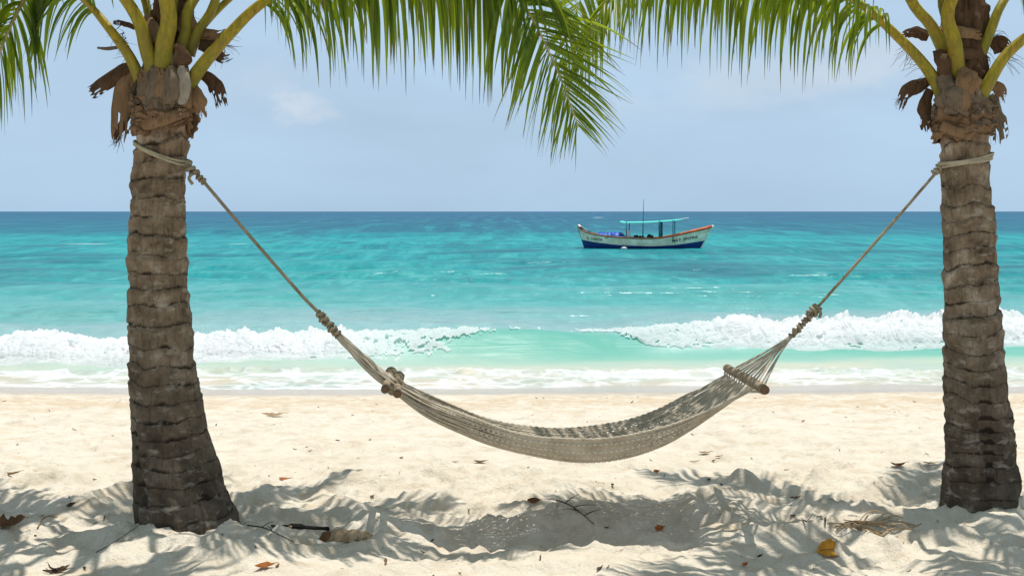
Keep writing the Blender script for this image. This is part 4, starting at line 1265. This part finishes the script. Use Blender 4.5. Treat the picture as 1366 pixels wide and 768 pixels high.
mb.build('knot', M['rope'], rp2)
mb = MB()
q0 = P(1254, 222, DR - .07)
coil(mb, P(1246, 231, DR - .07), P(1254, 222, DR - .07), 0.012, 0.008, 2.4, 0.005, 580)
mb.build('knot', M['rope'], rp2)
wrap('trunk_lashing', hm, (1257, 1318), DR, 221, 208, 3, 0.0105, M['rope_pale'], 0.3)

# ------------------------------------------------------------------ the boat
DB = 63.0
bx = (858 - 683) / F * DB
boat = thing('fishing_boat', (bx, DB, SEA), 'wooden fishing boat with navy bottom, cream sides and turquoise awning moored offshore', 'boat')
YAW = math.radians(-13)
_a, _b = np.meshgrid(np.linspace(-4, 4, 20), np.linspace(-3, 1.5, 12))
BOAT_LIFT = float(np.mean(sea_h(bx + _a, DB + _b, np.full(_a.shape, 0.61)) - SEA))
boat.location.z += BOAT_LIFT
SC = DB / F


def B(px, z_px, y):
    """boat coordinates: length from the photo pixel, height from the photo pixel, y across (+ away)"""
    lx = (px - 858) * SC / math.cos(YAW)
    X = bx + lx * math.cos(YAW) - y * math.sin(YAW)
    Y = DB + lx * math.sin(YAW) + y * math.cos(YAW)
    dd = Y
    return np.array((X, Y, EYE + (282 - z_px) / F * DB + BOAT_LIFT))


st = np.linspace(0, 1, 60)
hx = lambda top, bot: None
sheer_x = [772, 778, 786, 800, 830, 860, 880, 900, 920, 935, 945]
sheer_y = [302.5, 308.5, 312.5, 315.2, 318.3, 319.4, 318.6, 315.0, 310.0, 306.5, 303.8]
rows = []
sx_ = np.linspace(772, 945, 60)
sy_ = np.interp(sx_, sheer_x, sheer_y)
tt = np.linspace(0, 1, 60)
px_pt = 777 + (937 - 777) * tt; py_pt = np.interp(px_pt, [777, 800, 830, 870, 900, 937], [321.5, 325.3, 328.2, 329.4, 327.6, 321.8])
px_wl = 780.5 + (931 - 780.5) * tt; py_wl = np.full(60, 332.2)
px_kl = 787 + (924 - 787) * tt; py_kl = np.full(60, 340.0)
hbeam = 0.98 * (np.sin(np.pi * np.clip(tt, 0.0, 1)) ** 0.55)
hbeam[0] = hbeam[-1] = 0.03
secs = []
for (pxa, pya, kk) in ((px_kl, py_kl, 0.02), (px_kl * .5 + px_wl * .5, (py_kl + py_wl) / 2, 0.62), (px_wl, py_wl, 0.80), (px_pt, py_pt, 0.90), ((px_pt + sx_) / 2, (py_pt + sy_) / 2, 0.97), (sx_, sy_, 1.0)):
    secs.append((pxa, pya, hbeam * kk))
V, mi = [], []
ring = [(i, 1) for i in range(5, -1, -1)] + [(i, -1) for i in range(0, 6)]
for i in range(60):
    for si, sg in ring:
        a, b, h = secs[si]
        V.append(B(a[i], b[i], sg * h[i]))
f = grid_faces(60, 12)
col = np.tile(np.arange(11), 59)
midx = np.where((col < 2) | (col > 8), 0, 1)
link('hull', V, f, [M['hull_white'], M['hull_navy']], boat, mat_idx=midx)
# inside: deck boards
V = []
for i in range(60):
    for s in np.linspace(-1, 1, 5):
        V.append(B(sx_[i], sy_[i] + 4.5, s * hbeam[i] * 0.94))
link('deck', V, grid_faces(60, 5), M['boat_wood'], boat)
for sg in (-1, 1):
    mb = MB()
    p = np.array([B(sx_[i], sy_[i] - 0.2, sg * hbeam[i]) for i in range(60)])
    mb.tube(p[:36], np.full(36, 0.055), 8, mi=0)
    mb.tube(p[35:], np.linspace(0.05, 0.10, 25), 8, mi=1)
    mb.build('gunwale', [M['brown_paint'], M['red_paint']], boat)
mb = MB(); mb.tube(interp_pts([B(941, 306.5, 0), B(945.5, 304, 0), B(948, 303, 0)], 6), [0.13, 0.14, 0.08], 10); mb.build('stem_head', M['white'], boat)
mb = MB(); mb.tube(interp_pts([B(784, 312.5, 0), B(778, 308, 0), B(772.5, 302, 0)], 8), [0.20, 0.20, 0.20, 0.19, 0.18, 0.17, 0.15, 0.12], 10, 0.7); mb.build('stern_post', M['white'], boat)
mb = MB(); mb.tube(interp_pts([B(776, 305, -.2), B(784, 311, -.3), B(790, 312.5, -.35)], 6), 0.10, 8); mb.build('stern_rail', M['black'], boat)
# stem and stern timbers
for q, (a, b) in enumerate((((945.5, 304.5), (929, 336)), ((772, 303), (782, 335)))):
    mb = MB(); mb.tube(interp_pts([B(*a, 0), B((a[0] + b[0]) / 2, (a[1] + b[1]) / 2, 0), B(*b, 0)], 10), 0.05, 8); mb.build('stem_timber', M['hull_white'] if q == 0 else M['brown_paint'], boat)
# awning on posts
na, nb = 30, 9
V = []
for i in range(na):
    u = i / (na - 1)
    a = 829 + (909 - 829) * u
    yy = np.interp(u, [0, .08, .45, .8, 1], [297.2, 298.6, 298.0, 296.0, 294.2])
    for s in np.linspace(-1, 1, nb):
        V.append(B(a, yy - 0.8 * (1 - s * s) - 0.5 * (s > 0) , s * 0.92 * (1 - 0.25 * abs(2 * u - 1) ** 6)))
V = np.array(V)
V2 = V.copy(); V2[:, 2] -= 0.03
f = grid_faces(na, nb); nv = na * nb
side = []
for e in ([i * nb for i in range(na)], [i * nb + nb - 1 for i in range(na)], list(range(nb)), list(range((na - 1) * nb, na * nb))):
    side += [(a, b, b + nv, a + nv) for a, b in zip(e[:-1], e[1:])]
link('awning', np.vstack([V, V2]), np.vstack([f, f[:, ::-1] + nv, np.array(side)]), M['awning'], boat)
for a, yt, wd in ((838, 297, .03), (880.5, 296, .065), (897.5, 294.8, .03)):
    for s in (-.85, .85):
        mb = MB(); mb.tube([B(a, yt, s), B(a, 310, s * .98), B(a, 321, s)], wd, 8); mb.build('awning_post', M['teal_paint'], boat)
mb = MB(); mb.tube([B(858.5, 320, -.5), B(859, 295, -.5), B(859.6, 267.5, -.5)], [0.035, 0.026, 0.014], 8); mb.build('mast', M['teal_paint'], boat)
mb = MB(); mb.tube([B(905, 293.8, -.6), B(914, 292.5, -.3), B(916, 292, 0)], 0.025, 6); mb.build('awning_pole', M['white'], boat)
for a, b in ((812, 317), (868, 319)):
    mb = MB(); mb.tube([B(a, b + 1.2, -.9), B(a, b + 1.2, 0), B(a, b + 1.2, .9)], .09, 6, 0.5); mb.build('thwart', M['boat_wood'], boat)


def boat_text(name, body_, px0, px1, pyc, size, mat, rows_y):
    cu = bpy.data.curves.new(name, 'FONT'); cu.body = body_; cu.size = 1.0; cu.extrude = 0.0; cu.offset = 0.018
    tmp = bpy.data.objects.new('tmp_text', cu); C.objects.link(tmp)
    dg = bpy.context.evaluated_depsgraph_get()
    me = bpy.data.meshes.new_from_object(tmp.evaluated_get(dg))
    bpy.data.objects.remove(tmp); bpy.data.curves.remove(cu)
    co = np.zeros(len(me.vertices) * 3); me.vertices.foreach_get('co', co); co = co.reshape(-1, 3)
    fs = [tuple(p.vertices) for p in me.polygons]
    bpy.data.meshes.remove(me)
    x0, x1 = co[:, 0].min(), co[:, 0].max()
    out = []
    for x, y, z in co:
        a = px0 + (x - x0) / (x1 - x0) * (px1 - px0)
        cy = pyc[0] + (pyc[1] - pyc[0]) * (a - px0) / (px1 - px0)
        # sits 6 mm proud of the planking
        i = (a - 772) / (945 - 772)
        hb = 0.98 * math.sin(math.pi * np.clip((a - 774.5) / (941 - 774.5), 0.01, 0.99)) ** 0.55
        out.append(B(a, cy - (y - 0.35) * size, -(hb * 0.985 + 0.035)))
    return link(name, out, fs, mat, boat, smooth=False)


boat_text('name_lettering', 'MA F. JENTRIE', 896.5, 928, (322.3, 316.8), 4.6, M['lettering'], None)
boat_text('name_lettering', 'E. CANTA', 786, 807, (319.6, 321.2), 4.4, M['green_lettering'], None)


def blob(name, pts, mat, label, cat, parent=None, flatz=1.0):
    """a lumpy covered heap made of one skin over several bulges; pts = (px, py, y, rx, ry, rz)"""
    xs = np.array([p[0] for p in pts], float)
    n, m = 46, 20
    a0, a1 = min(p[0] - p[3] for p in pts), max(p[0] + p[3] for p in pts)
    V = []
    for i in range(n):
        a = a0 + (a1 - a0) * i / (n - 1)
        top, hw = 0.02, 0.05
        for p in pts:
            q = 1 - ((a - p[0]) / p[3]) ** 2
            if q > 0:
                top = max(top, p[5] * q ** 0.5); hw = max(hw, p[4] * q ** 0.3)
        basey = pts[0][1]
        for j in range(m):
            th = math.pi * j / (m - 1)
            c = B(a, basey, pts[0][2] + math.cos(th) * hw)
            c[2] += top * math.sin(th) ** 0.7 * (1 + 0.18 * noise2(a * .5, th * 2, 33))
            V.append(c)
    V = np.array(V)
    org = B(pts[0][0], pts[0][1], pts[0][2])
    o = link(name, V, grid_faces(n, m), mat, None, org)
    return tag(o, label, cat)


blob('tarp_bundle', [(812, 320, 0, 15, .62, .40), (820, 321, 0, 11, .62, .44), (803, 320, 0, 8, .5, .42), (828, 321, 0, 7, .6, .38)], M['blue_tarp'], 'blue tarpaulin covering cargo in the stern half of the boat', 'tarp')


def box_thing(name, px, py, y, w, h, dpt, mat, label, cat, lidmat=None):
    o = thing(name, B(px, py, y), label, cat)
    c = B(px, py, y)
    def bx_(z0, z1, k, bev):
        mb = MB()
        R = np.array([[math.cos(YAW), -math.sin(YAW)], [math.sin(YAW), math.cos(YAW)]])
        prof = [(z0, k * (1 - bev)), (z0 + .02, k), (z1 - .02, k), (z1, k * (1 - bev))]
        V = []
        for z, kk in prof:
            for th in np.linspace(0, 2 * math.pi, 24, endpoint=False):
                cx_, sy2 = math.cos(th), math.sin(th)
                e = (abs(cx_) ** 5 + abs(sy2) ** 5) ** (-.2)
                q = R @ np.array((cx_ * e * w / 2 * kk, sy2 * e * dpt / 2 * kk))
                V.append((c[0] + q[0], c[1] + q[1], c[2] + z))
        V.append((c[0], c[1], c[2] + z0)); V.append((c[0], c[1], c[2] + z1))
        f = [tuple(r) for r in grid_faces(4, 24, True).tolist()]
        for t in range(24):
            f.append(((t + 1) % 24, t, 96)); f.append((72 + t, 72 + (t + 1) % 24, 97))
        return V, f
    V, f = bx_(0, h * .8, 1, .06); link('body', V, f, mat, o)
    V, f = bx_(h * .8, h, 1.06, .10); link('lid', V, f, lidmat or mat, o)
    return o


box_thing('cool_box', 839, 321.5, -.35, 0.30, 0.62, 0.4, M['white'], 'white cool box standing beside the blue tarp in the boat', 'cool box')
blob('gear_heap', [(853, 321.5, 0, 6, .4, .26), (849, 321, 0, 4, .4, .34), (857, 321, 0, 3, .4, .28)], M['black'], 'heap of dark fishing gear at the foot of the boat mast', 'fishing gear')
blob('rope_heap', [(866, 321, .1, 4, .35, .33), (869, 321, .1, 3, .3, .28)], M['black'], 'dark net heap under the awning of the boat', 'fishing net')

# buoy by the hull
by = thing('mooring_buoy', (B(836, 333, -1.6)[0], B(836, 333, -1.6)[1] - .4, SEA + 0.02 + BOAT_LIFT), 'small white float on the water beside the hull of the boat', 'buoy')
bl = np.array(by.location)
mb = MB(); mb.tube(interp_pts([bl + (-.18, 0, .03), bl + (-.06, 0, .05), bl + (.10, 0, .04), bl + (.18, 0, .0)], 14), 0.085 * np.sin(np.linspace(0.25, math.pi - .25, 14)), 12); mb.build('float', M['white'], by)
mb = MB(); mb.tube(interp_pts([bl + (-.2, 0, .03), bl + (-.30, .1, .05), bl + (-.38, .2, .0)], 8), 0.02, 6); mb.build('float_ring', M['black'], by)


# ------------------------------------------------------------------ litter on the sand
def leaf_mesh(c, L, w, yaw, curl, mat, name, label, cat, group=None, tilt=0.0, fold=0.35, seed=0, ragged=0.1, n=16, m=7, lift=0.006, stem=True):
    rs = np.random.default_rng(seed)
    u = np.linspace(0, 1, n)[:, None]; v = np.linspace(-1, 1, m)[None, :]
    prof = w / 2 * np.sin(np.pi * np.clip(u * 0.96 + 0.02, 0, 1)) ** 0.75 * (1 - 0.25 * u)
    prof = prof * (1 + ragged * noise2(u * 9, np.sign(v) * 2.0, seed))
    x = (u - 0.5) * L
    y = v * prof
    z = fold * np.abs(v) * prof + curl * L * (u - 0.5) ** 2 * 2 + 0.05 * w * noise2(u * 4, v * 2, seed + 1)
    ct, s_ = math.cos(tilt), math.sin(tilt)
    y, z = y * ct - z * s_, y * s_ + z * ct
    cy, sy = math.cos(yaw), math.sin(yaw)
    X = c[0] + x * cy - y * sy; Y = c[1] + x * sy + y * cy
    Z = c[2] + (z - z.min()) + lift
    V = np.stack([X + 0 * Z, Y + 0 * Z, Z], -1).reshape(-1, 3)
    V2 = V.copy(); V2[:, 2] -= 0.0012
    f = grid_faces(n, m); nv = n * m
    side = []
    for e in ([i * m for i in range(n)], [i * m + m - 1 for i in range(n)]):
        side += [(a, b, b + nv, a + nv) for a, b in zip(e[:-1], e[1:])]
    o = link(name, np.vstack([V, V2]), np.vstack([f, f[:, ::-1] + nv, np.array(side)]), mat, None, c)
    if stem:
        mb = MB()
        e = V.reshape(n, m, 3)[-1, m // 2]
        mid = V.reshape(n, m, 3)[:, m // 2] + np.array((0, 0, 0.001))
        mb.tube(np.vstack([mid[2:], e + np.array((cy * L * .1, sy * L * .1, 0.002)), e + np.array((cy * L * .2, sy * L * .2, 0.0))]), 0.0014 + 0.006 * w, 5)
        mb.build('stem', M['twig'], o)
    return tag(o, label, cat, group)


# the big yellow leaf standing half folded
g = ground(1108, 739)
leaf_mesh(g, 0.125, 0.105, 0.15, -0.25, M['orange_leaf'], 'dry_leaf', 'large orange yellow folded leaf on sunlit sand in front of the right palm', 'leaf', None, 0.75, 0.45, 3, 0.12, 24, 11)
g = ground(353, 757)
leaf_mesh(g, 0.085, 0.034, 0.35, 0.25, M['rust_leaf'], 'dry_leaf', 'curled rust orange leaf lying in front of the left palm foot', 'leaf', None, 0.4, 0.6, 4, 0.3)
g = ground(378, 640)
leaf_mesh(g, 0.085, 0.03, 0.1, 0.1, M['rust_leaf'], 'dry_leaf', 'flat orange leaf on bright sand to the right of the left palm', 'leaf', None, 0.3, 0.3, 5)
g = ground(875, 631)
leaf_mesh(g, 0.05, 0.03, 0.6, 0.3, M['rust_leaf'], 'dry_leaf', 'tiny orange leaf caught on a sand peak below the hammock', 'leaf', None, 0.6, 0.4, 6)
g = ground(1197, 622)
leaf_mesh(g, 0.10, 0.035, 0.1, 0.5, M['brown_leaf'], 'dry_leaf', 'curled brown leaf on open sand left of the right trunk', 'leaf', None, 0.4, 0.5, 7)
g = ground(1240, 619)
leaf_mesh(g, 0.08, 0.025, -0.2, 0.2, M['husk'], 'dry_leaf', 'tan leaf lying right beside the right palm trunk', 'leaf', None, 0.2, 0.3, 8)
g = ground(711, 672)
leaf_mesh(g, 0.07, 0.035, 0.2, 0.5, M['brown_leaf'], 'dry_leaf', 'dark brown cupped leaf standing on the shaded ridge under the hammock', 'leaf', None, 1.1, 0.6, 9)
g = ground(12, 702)
leaf_mesh(g, 0.16, 0.075, 0.25, 0.6, M['brown_leaf'], 'dry_leaf', 'crumpled brown leaf at the left edge of the sand', 'leaf', None, 0.6, 0.8, 10, 0.5)
g = ground(75, 764)
for q, (dx, dy, yw, L) in enumerate(((0, 0, 0.2, .11), (.01, .02, 1.0, .07), (-.03, .015, 2.4, .09))):
    leaf_mesh(g + (dx, dy, .004 * q), L, 0.022, yw, 0.3, M['dark_leaf'], 'dry_leaf', 'black withered leaf in a small heap in the shade by the lower left corner', 'leaf', 'black withered leaves heaped together', 0.5, 0.6, 11 + q, 0.3)
g = ground(878, 708)
leaf_mesh(g, 0.055, 0.035, 0.5, 0.5, M['rust_leaf'], 'dry_leaf', 'reddish brown curled leaf at the rim of the shaded trench', 'leaf', None, 0.7, 0.6, 15, 0.4)
g = ground(993, 755)
leaf_mesh(g, 0.04, 0.022, 0.8, 0.4, M['rust_leaf'], 'dry_leaf', 'small red brown leaf on sunlit sand near the bottom edge', 'leaf', None, 0.4, 0.5, 16, 0.3)
for px, py, yw, L, s_, mt, lb in ((93, 676, 1.3, .07, 21, 'dark_leaf', 'dark upright leaf sliver in shaded sand left of the left trunk'),
                               (1100, 696, 1.2, .06, 22, 'dark_leaf', 'dark upright leaf scrap on the shaded sand ridge left of the straw bundle'),
                               (1072, 697, 1.8, .05, 23, 'dark_leaf', 'dark pointed leaf scrap on the shaded ridge, further from the straw bundle'),
                               (799, 760, 1.0, .05, 24, 'dark_leaf', 'thin dark leaf on the sunlit sand below the hammock'),
                               (720, 746, 1.5, .045, 25, 'dark_leaf', 'small dark upright sliver on bright sand under the hammock middle'),
                               (1060, 665, 0.2, .06, 26, 'brown_leaf', 'reddish scrap of leaf in the shade between hammock and right palm'),
                               (945, 641, 0.9, .05, 27, 'dark_leaf', 'dark olive leaf scrap beside the rounded sand lump'),
                               (14, 634, 0.6, .11, 28, 'brown_leaf', 'narrow brown leaf on sunlit sand at the left edge'),
                               (640, 617, 0.02, .085, 29, 'brown_leaf', 'straight flat brown strip on bright sand below the hammock'),
                               (607, 617, 0.0, .035, 30, 'brown_leaf', 'short brown scrap beside the straight brown strip'),
                               (925, 617, 0.1, .06, 31, 'husk', 'tan curled leaf on open sand right of the hammock low point'),
                               (940, 605, 0.0, .09, 32, 'husk', 'long tan leaf on open sand below the hammock bar'),
                               (958, 610, 0.2, .05, 33, 'brown_leaf', 'brown leaf next to the long tan leaf'),
                               (364, 555, 0.0, .22, 34, 'husk', 'long straw coloured strip on the far sand right of the left trunk')):
    leaf_mesh(ground(px, py), L, L * 0.3, yw, 0.25, M[mt], 'dry_leaf', lb, 'leaf', None, 0.9 if 'upright' in lb or 'pointed' in lb else 0.25, 0.5, s_, 0.3)

# scraps nobody could tell apart
rs = np.random.default_rng(99)
proto = None
scraps = []
for v in range(5):
    me = leaf_mesh(np.zeros(3), 0.034, 0.014, 0, 0.3, (M['brown_leaf'], M['dark_leaf'], M['husk'], M['rust_leaf'], M['twig'])[v], 'leaf_scrap', 'tiny dry scrap of leaf or bark lying on the sand', 'leaf scrap',
                   'dry scraps scattered over the sand', 0.3, 0.5, 40 + v, 0.4, 7, 5, 0.002, False)
    scraps.append(me)
used = 0
while used < 150:
    y = 4.3 + (rs.random() ** 1.3) * 7.6
    x = rs.uniform(-1, 1) * (0.52 * y)
    if y > 7 and rs.random() < 0.35: continue
    v = int(rs.choice(5, p=[.34, .28, .14, .06, .18]))
    o = scraps[v] if used < 5 and False else scraps[v].copy()
    if not o.users_collection: C.objects.link(o)
    s = rs.uniform(0.45, 1.25) * (1 + 0.06 * max(0, y - 6))
    o.location = (x, y, float(sand_h(np.array([x]), np.array([y]))[0]) + 0.002)
    o.rotation_euler = (rs.normal(0, .25), rs.normal(0, .3), rs.uniform(0, 6.28))
    o.scale = (s, s * rs.uniform(.5, 1.2), s)
    used += 1
for o in scraps:
    bpy.data.objects.remove(o)

# solid black strip standing in for a dark gap; husk, straw, twigs
g0, g1 = ground(362, 704), ground(437, 710)
lg = thing('dark_gap', (g0 + g1) / 2, 'short black strip standing for a dark gap by the left palm foot', 'dark gap')
a, b = g0 + (0, .0, .012), g1 + (0, 0, .02)
mb = MB()
pth = interp_pts([a, a + (b - a) * .35 + (0, 0, .004), a + (b - a) * .7, b], 30)
mb.tube(pth, np.interp(np.linspace(0, 1, 30), [0, .3, .34, 1], [.006, .010, .021, .019]) * (1 + .28 * noise2(np.linspace(0, 14, 30), np.zeros(30), 3)), 8, 0.55)
mb.build('gap_strip', M['gap_dark'], lg)
mb = MB(); q = a + (b - a) * .33
mb.tube([q + (-.006, -.018, .006), q + (.004, -.02, .006), q + (.012, -.018, .006)], [.004, .007, .004], 6); mb.build('pale_chip', M['husk'], lg)

g = ground(455, 722)
hk = thing('coconut_husk', g, 'torn pale coconut husk lying beside the black strip', 'husk')
for q, (dx, dy, L, w, yw, tl, mt) in enumerate(((-.02, .02, .12, .07, .3, .7, 'husk'), (.05, 0, .10, .07, -.4, .5, 'husk'), (-.07, .01, .09, .05, .9, .9, 'brown_leaf'), (.10, -.005, .08, .06, .2, .4, 'husk'))):
    mb = MB()
    c = g + np.array((dx, dy, .012))
    dr_ = np.array((math.cos(yw), math.sin(yw) * .5, .12))
    strip(mb, [c - dr_ * L / 2, c + (0, 0, .018), c + dr_ * L / 2], [w * .3, w * .5, w * .42], 600 + q, fray=.7, curl=.6, face=(0, -.6, .8), thick=.004)
    mb.build('husk_shell', M[mt], hk)

g = ground(1150, 700)
stw = thing('straw_bundle', g, 'loose bundle of straw coloured palm fibres on the sand left of the right trunk', 'straw')
for k in range(26):
    mb = MB() if k == 0 else mb
    a = ground(1100 + 60 * rs.random(), 708 - 10 * rs.random()); L = rs.uniform(.12, .36); yw = rs.normal(.32, .14)
    dr_ = np.array((math.cos(yw), math.sin(yw), 0))
    q = []
    for s in (0, .35, .7, 1):
        p = a + dr_ * L * s
        q.append((p[0], p[1] + .01 * rs.normal(), float(sand_h(np.array([p[0]]), np.array([p[1]]))[0]) + .006 + .02 * rs.random()))
    mb.tube(interp_pts(q, 10), rs.uniform(.0018, .004), 5)
mb.build('fibre_strands', M['husk'], stw)


def twig(name, pix, rad, label, branches=(), mat='twig'):
    pts = [ground(*p[:2]) + (0, 0, .006 + (p[2] if len(p) > 2 else 0)) for p in pix]
    o = thing(name, pts[0], label, 'twig')
    mb = MB(); pth = interp_pts(pts, 20); mb.tube(pth, np.linspace(rad, rad * .5, 20), 6)
    st_ = mb.build('main_stem', M[mat], o)
    for i, (t, dx, dy, dz) in enumerate(branches):
        mb = MB(); p = pth[int(t * 19)]
        mb.tube(interp_pts([p, p + np.array((dx, dy, dz)) * .5 + (0, 0, .006), p + (dx, dy, dz)], 8), np.linspace(rad * .7, rad * .3, 8), 5)
        mb.build('branch', M[mat], o)


twig('fallen_twig', [(742, 668), (760, 680, .02), (775, 692, .02), (792, 700)], .004, 'bare forked twig lying across the shaded trench under the hammock', ((.3, .08, .06, .03), (.5, .12, -.03, .02), (.6, -.08, -.05, .02), (.75, .09, .05, .015)), 'dark_leaf')
twig('fallen_twig', [(128, 738), (150, 727, .004), (168, 714), (184, 703)], .0022, 'thin dark stick leaning to the left trunk on the shaded sand', (), 'dark_leaf')
twig('fallen_twig', [(330, 702), (352, 708, .01), (372, 716, .006), (392, 725)], .0035, 'dark stick on the mound right of the left trunk', ((.3, .05, .04, .015), (.6, -.04, .05, .01)), 'dark_leaf')
twig('fallen_twig', [(50, 706), (60, 696, .02), (76, 694, .012)], .004, 'pale bent twig in the sunny patch by the crumpled leaf', ((.4, .05, .01, .02),), 'twig')

# ------------------------------------------------------------------ light, sky, camera
EL = math.radians(82.5)
sun_dir = Vector((0.10, 0.085, 1.0)).normalized()
EL = math.asin(sun_dir.z)
AZ = math.atan2(sun_dir.x, sun_dir.y)
ld = bpy.data.lights.new('sun', 'SUN')
ld.energy = 4.15; ld.angle = math.radians(0.45); ld.color = (1.0, 0.955, 0.88)
lo = bpy.data.objects.new('sun', ld); C.objects.link(lo)
lo.rotation_euler = sun_dir.to_track_quat('Z', 'Y').to_euler()

w = bpy.data.worlds.new('World'); bpy.context.scene.world = w
w.use_nodes = True
t = w.node_tree
bg = t.nodes['Background']
sk = t.nodes.new('ShaderNodeTexSky'); sk.sky_type = 'NISHITA'; sk.sun_disc = False
sk.sun_elevation = EL; sk.sun_rotation = AZ
sk.air_density = 1.0; sk.dust_density = 0.6; sk.ozone_density = 2.0; sk.altitude = 0
tc = t.nodes.new('ShaderNodeTexCoord')


def wn(typ, **kw):
    x = t.nodes.new(typ)
    for k, v in kw.items(): setattr(x, k, v)
    return x


def cloud(px, py, sx, sz, strength, scale, prev):
    d = np.array((px - 683, F, 282 - py), float); d /= np.linalg.norm(d)
    sub = wn('ShaderNodeVectorMath', operation='SUBTRACT'); t.links.new(tc.outputs['Generated'], sub.inputs[0]); sub.inputs[1].default_value = tuple(d)
    mp = wn('ShaderNodeVectorMath', operation='MULTIPLY'); t.links.new(sub.outputs[0], mp.inputs[0]); mp.inputs[1].default_value = (1 / sx, 0.8, 1 / sz)
    ln = wn('ShaderNodeVectorMath', operation='LENGTH'); t.links.new(mp.outputs[0], ln.inputs[0])
    nz = wn('ShaderNodeTexNoise'); nz.inputs['Scale'].default_value = scale; nz.inputs['Detail'].default_value = 7; nz.inputs['Roughness'].default_value = .6
    sm = wn('ShaderNodeVectorMath', operation='MULTIPLY'); t.links.new(tc.outputs['Generated'], sm.inputs[0]); sm.inputs[1].default_value = (1, 1, 1.9)
    t.links.new(sm.outputs[0], nz.inputs['Vector'])
    fade = wn('ShaderNodeMapRange'); t.links.new(ln.outputs['Value'], fade.inputs[0])
    for i, v in ((1, 0.0), (2, 1.0), (3, 1.0), (4, 0.0)): fade.inputs[i].default_value = v
    ad = wn('ShaderNodeMath', operation='MULTIPLY_ADD'); t.links.new(fade.outputs[0], ad.inputs[0]); ad.inputs[1].default_value = 0.55; t.links.new(nz.outputs['Fac'], ad.inputs[2])
    mr = wn('ShaderNodeMapRange', interpolation_type='SMOOTHSTEP'); t.links.new(ad.outputs[0], mr.inputs[0])
    for i, v in ((1, 0.68), (2, 1.05), (3, 0.0), (4, strength)): mr.inputs[i].default_value = v
    cl = wn('ShaderNodeMath', operation='MULTIPLY'); t.links.new(mr.outputs[0], cl.inputs[0]); cl.inputs[1].default_value = 1.0
    fz = wn('ShaderNodeMapRange'); t.links.new(ln.outputs['Value'], fz.inputs[0])
    for i, v in ((1, 0.5), (2, 1.0), (3, 1.0), (4, 0.0)): fz.inputs[i].default_value = v
    t.links.new(fz.outputs[0], cl.inputs[1])
    mx = wn('ShaderNodeMix', data_type='RGBA'); t.links.new(cl.outputs[0], mx.inputs[0]); t.links.new(prev, mx.inputs[6]); mx.inputs[7].default_value = CLOUD
    return mx.outputs[2]


SKY_STR = 0.065
CLOUD = (0.74 / SKY_STR, 0.79 / SKY_STR, 0.85 / SKY_STR, 1)
tint = wn('ShaderNodeMix', data_type='RGBA', blend_type='MULTIPLY'); tint.inputs[0].default_value = 1.0
t.links.new(sk.outputs[0], tint.inputs[6]); tint.inputs[7].default_value = (1.95, 1.10, 0.42, 1)
# the moist tropical air near the sea evens the blue out
sepz = wn('ShaderNodeSeparateXYZ'); t.links.new(tc.outputs['Generated'], sepz.inputs[0])
hz = wn('ShaderNodeValToRGB'); t.links.new(sepz.outputs[2], hz.inputs[0])
for el, (p_, v_) in zip([hz.color_ramp.elements[0], hz.color_ramp.elements[1], hz.color_ramp.elements.new(0.2), hz.color_ramp.elements.new(0.5)], ((0.0, 0.97), (1.0, 0.0), (0.21, 0.90), (0.36, 0.10))):
    el.position = p_; el.color = (v_, v_, v_, 1)
veil = wn('ShaderNodeMix', data_type='RGBA'); t.links.new(hz.outputs[0], veil.inputs[0]); t.links.new(tint.outputs[2], veil.inputs[6])
vr = wn('ShaderNodeValToRGB'); t.links.new(sepz.outputs[2], vr.inputs[0])
vr.color_ramp.elements[0].position = 0.0; vr.color_ramp.elements[1].position = 0.16
vr.color_ramp.elements[0].color = (0.405, 0.575, 0.755, 1); vr.color_ramp.elements[1].color = (0.455, 0.635, 0.835, 1)
hzn = wn('ShaderNodeTexNoise'); hzn.inputs['Scale'].default_value = 3.2; hzn.inputs['Detail'].default_value = 6
hzm = wn('ShaderNodeVectorMath', operation='MULTIPLY'); t.links.new(tc.outputs['Generated'], hzm.inputs[0]); hzm.inputs[1].default_value = (1, 1, 3.0)
t.links.new(hzm.outputs[0], hzn.inputs['Vector'])
hzr = wn('ShaderNodeMapRange'); t.links.new(hzn.outputs['Fac'], hzr.inputs[0])
for i_, v_ in ((1, 0.30), (2, 0.72), (3, 0.98 / SKY_STR), (4, 1.14 / SKY_STR)): hzr.inputs[i_].default_value = v_
vs = wn('ShaderNodeVectorMath', operation='SCALE'); t.links.new(vr.outputs[0], vs.inputs[0]); t.links.new(hzr.outputs[0], vs.inputs['Scale'])
t.links.new(vs.outputs[0], veil.inputs[7])
c = veil.outputs[2]
c = cloud(398, 138, 0.055, 0.045, 0.55, 16, c)
c = cloud(985, 118, 0.22, 0.06, 0.30, 9, c)
c = cloud(1180, 80, 0.12, 0.05, 0.35, 10, c)
c = cloud(330, 110, 0.16, 0.06, 0.16, 9, c)
t.links.new(c, bg.inputs['Color'])
bg.inputs['Strength'].default_value = SKY_STR

cam = bpy.data.cameras.new('camera')
cam.lens = 35; cam.sensor_width = 36; cam.clip_start = 0.05; cam.clip_end = 60000
cam.shift_y = -102.0 / 1366.0
co = bpy.data.objects.new('camera', cam); C.objects.link(co)
co.location = (0, 0, EYE); co.rotation_euler = (math.radians(90), 0, 0)
sc = bpy.context.scene
sc.camera = co
sc.view_settings.view_transform = 'Standard'
sc.view_settings.look = 'None'
sc.view_settings.exposure = 0.0
sc.view_settings.gamma = 1
sc.view_settings.use_curve_mapping = False
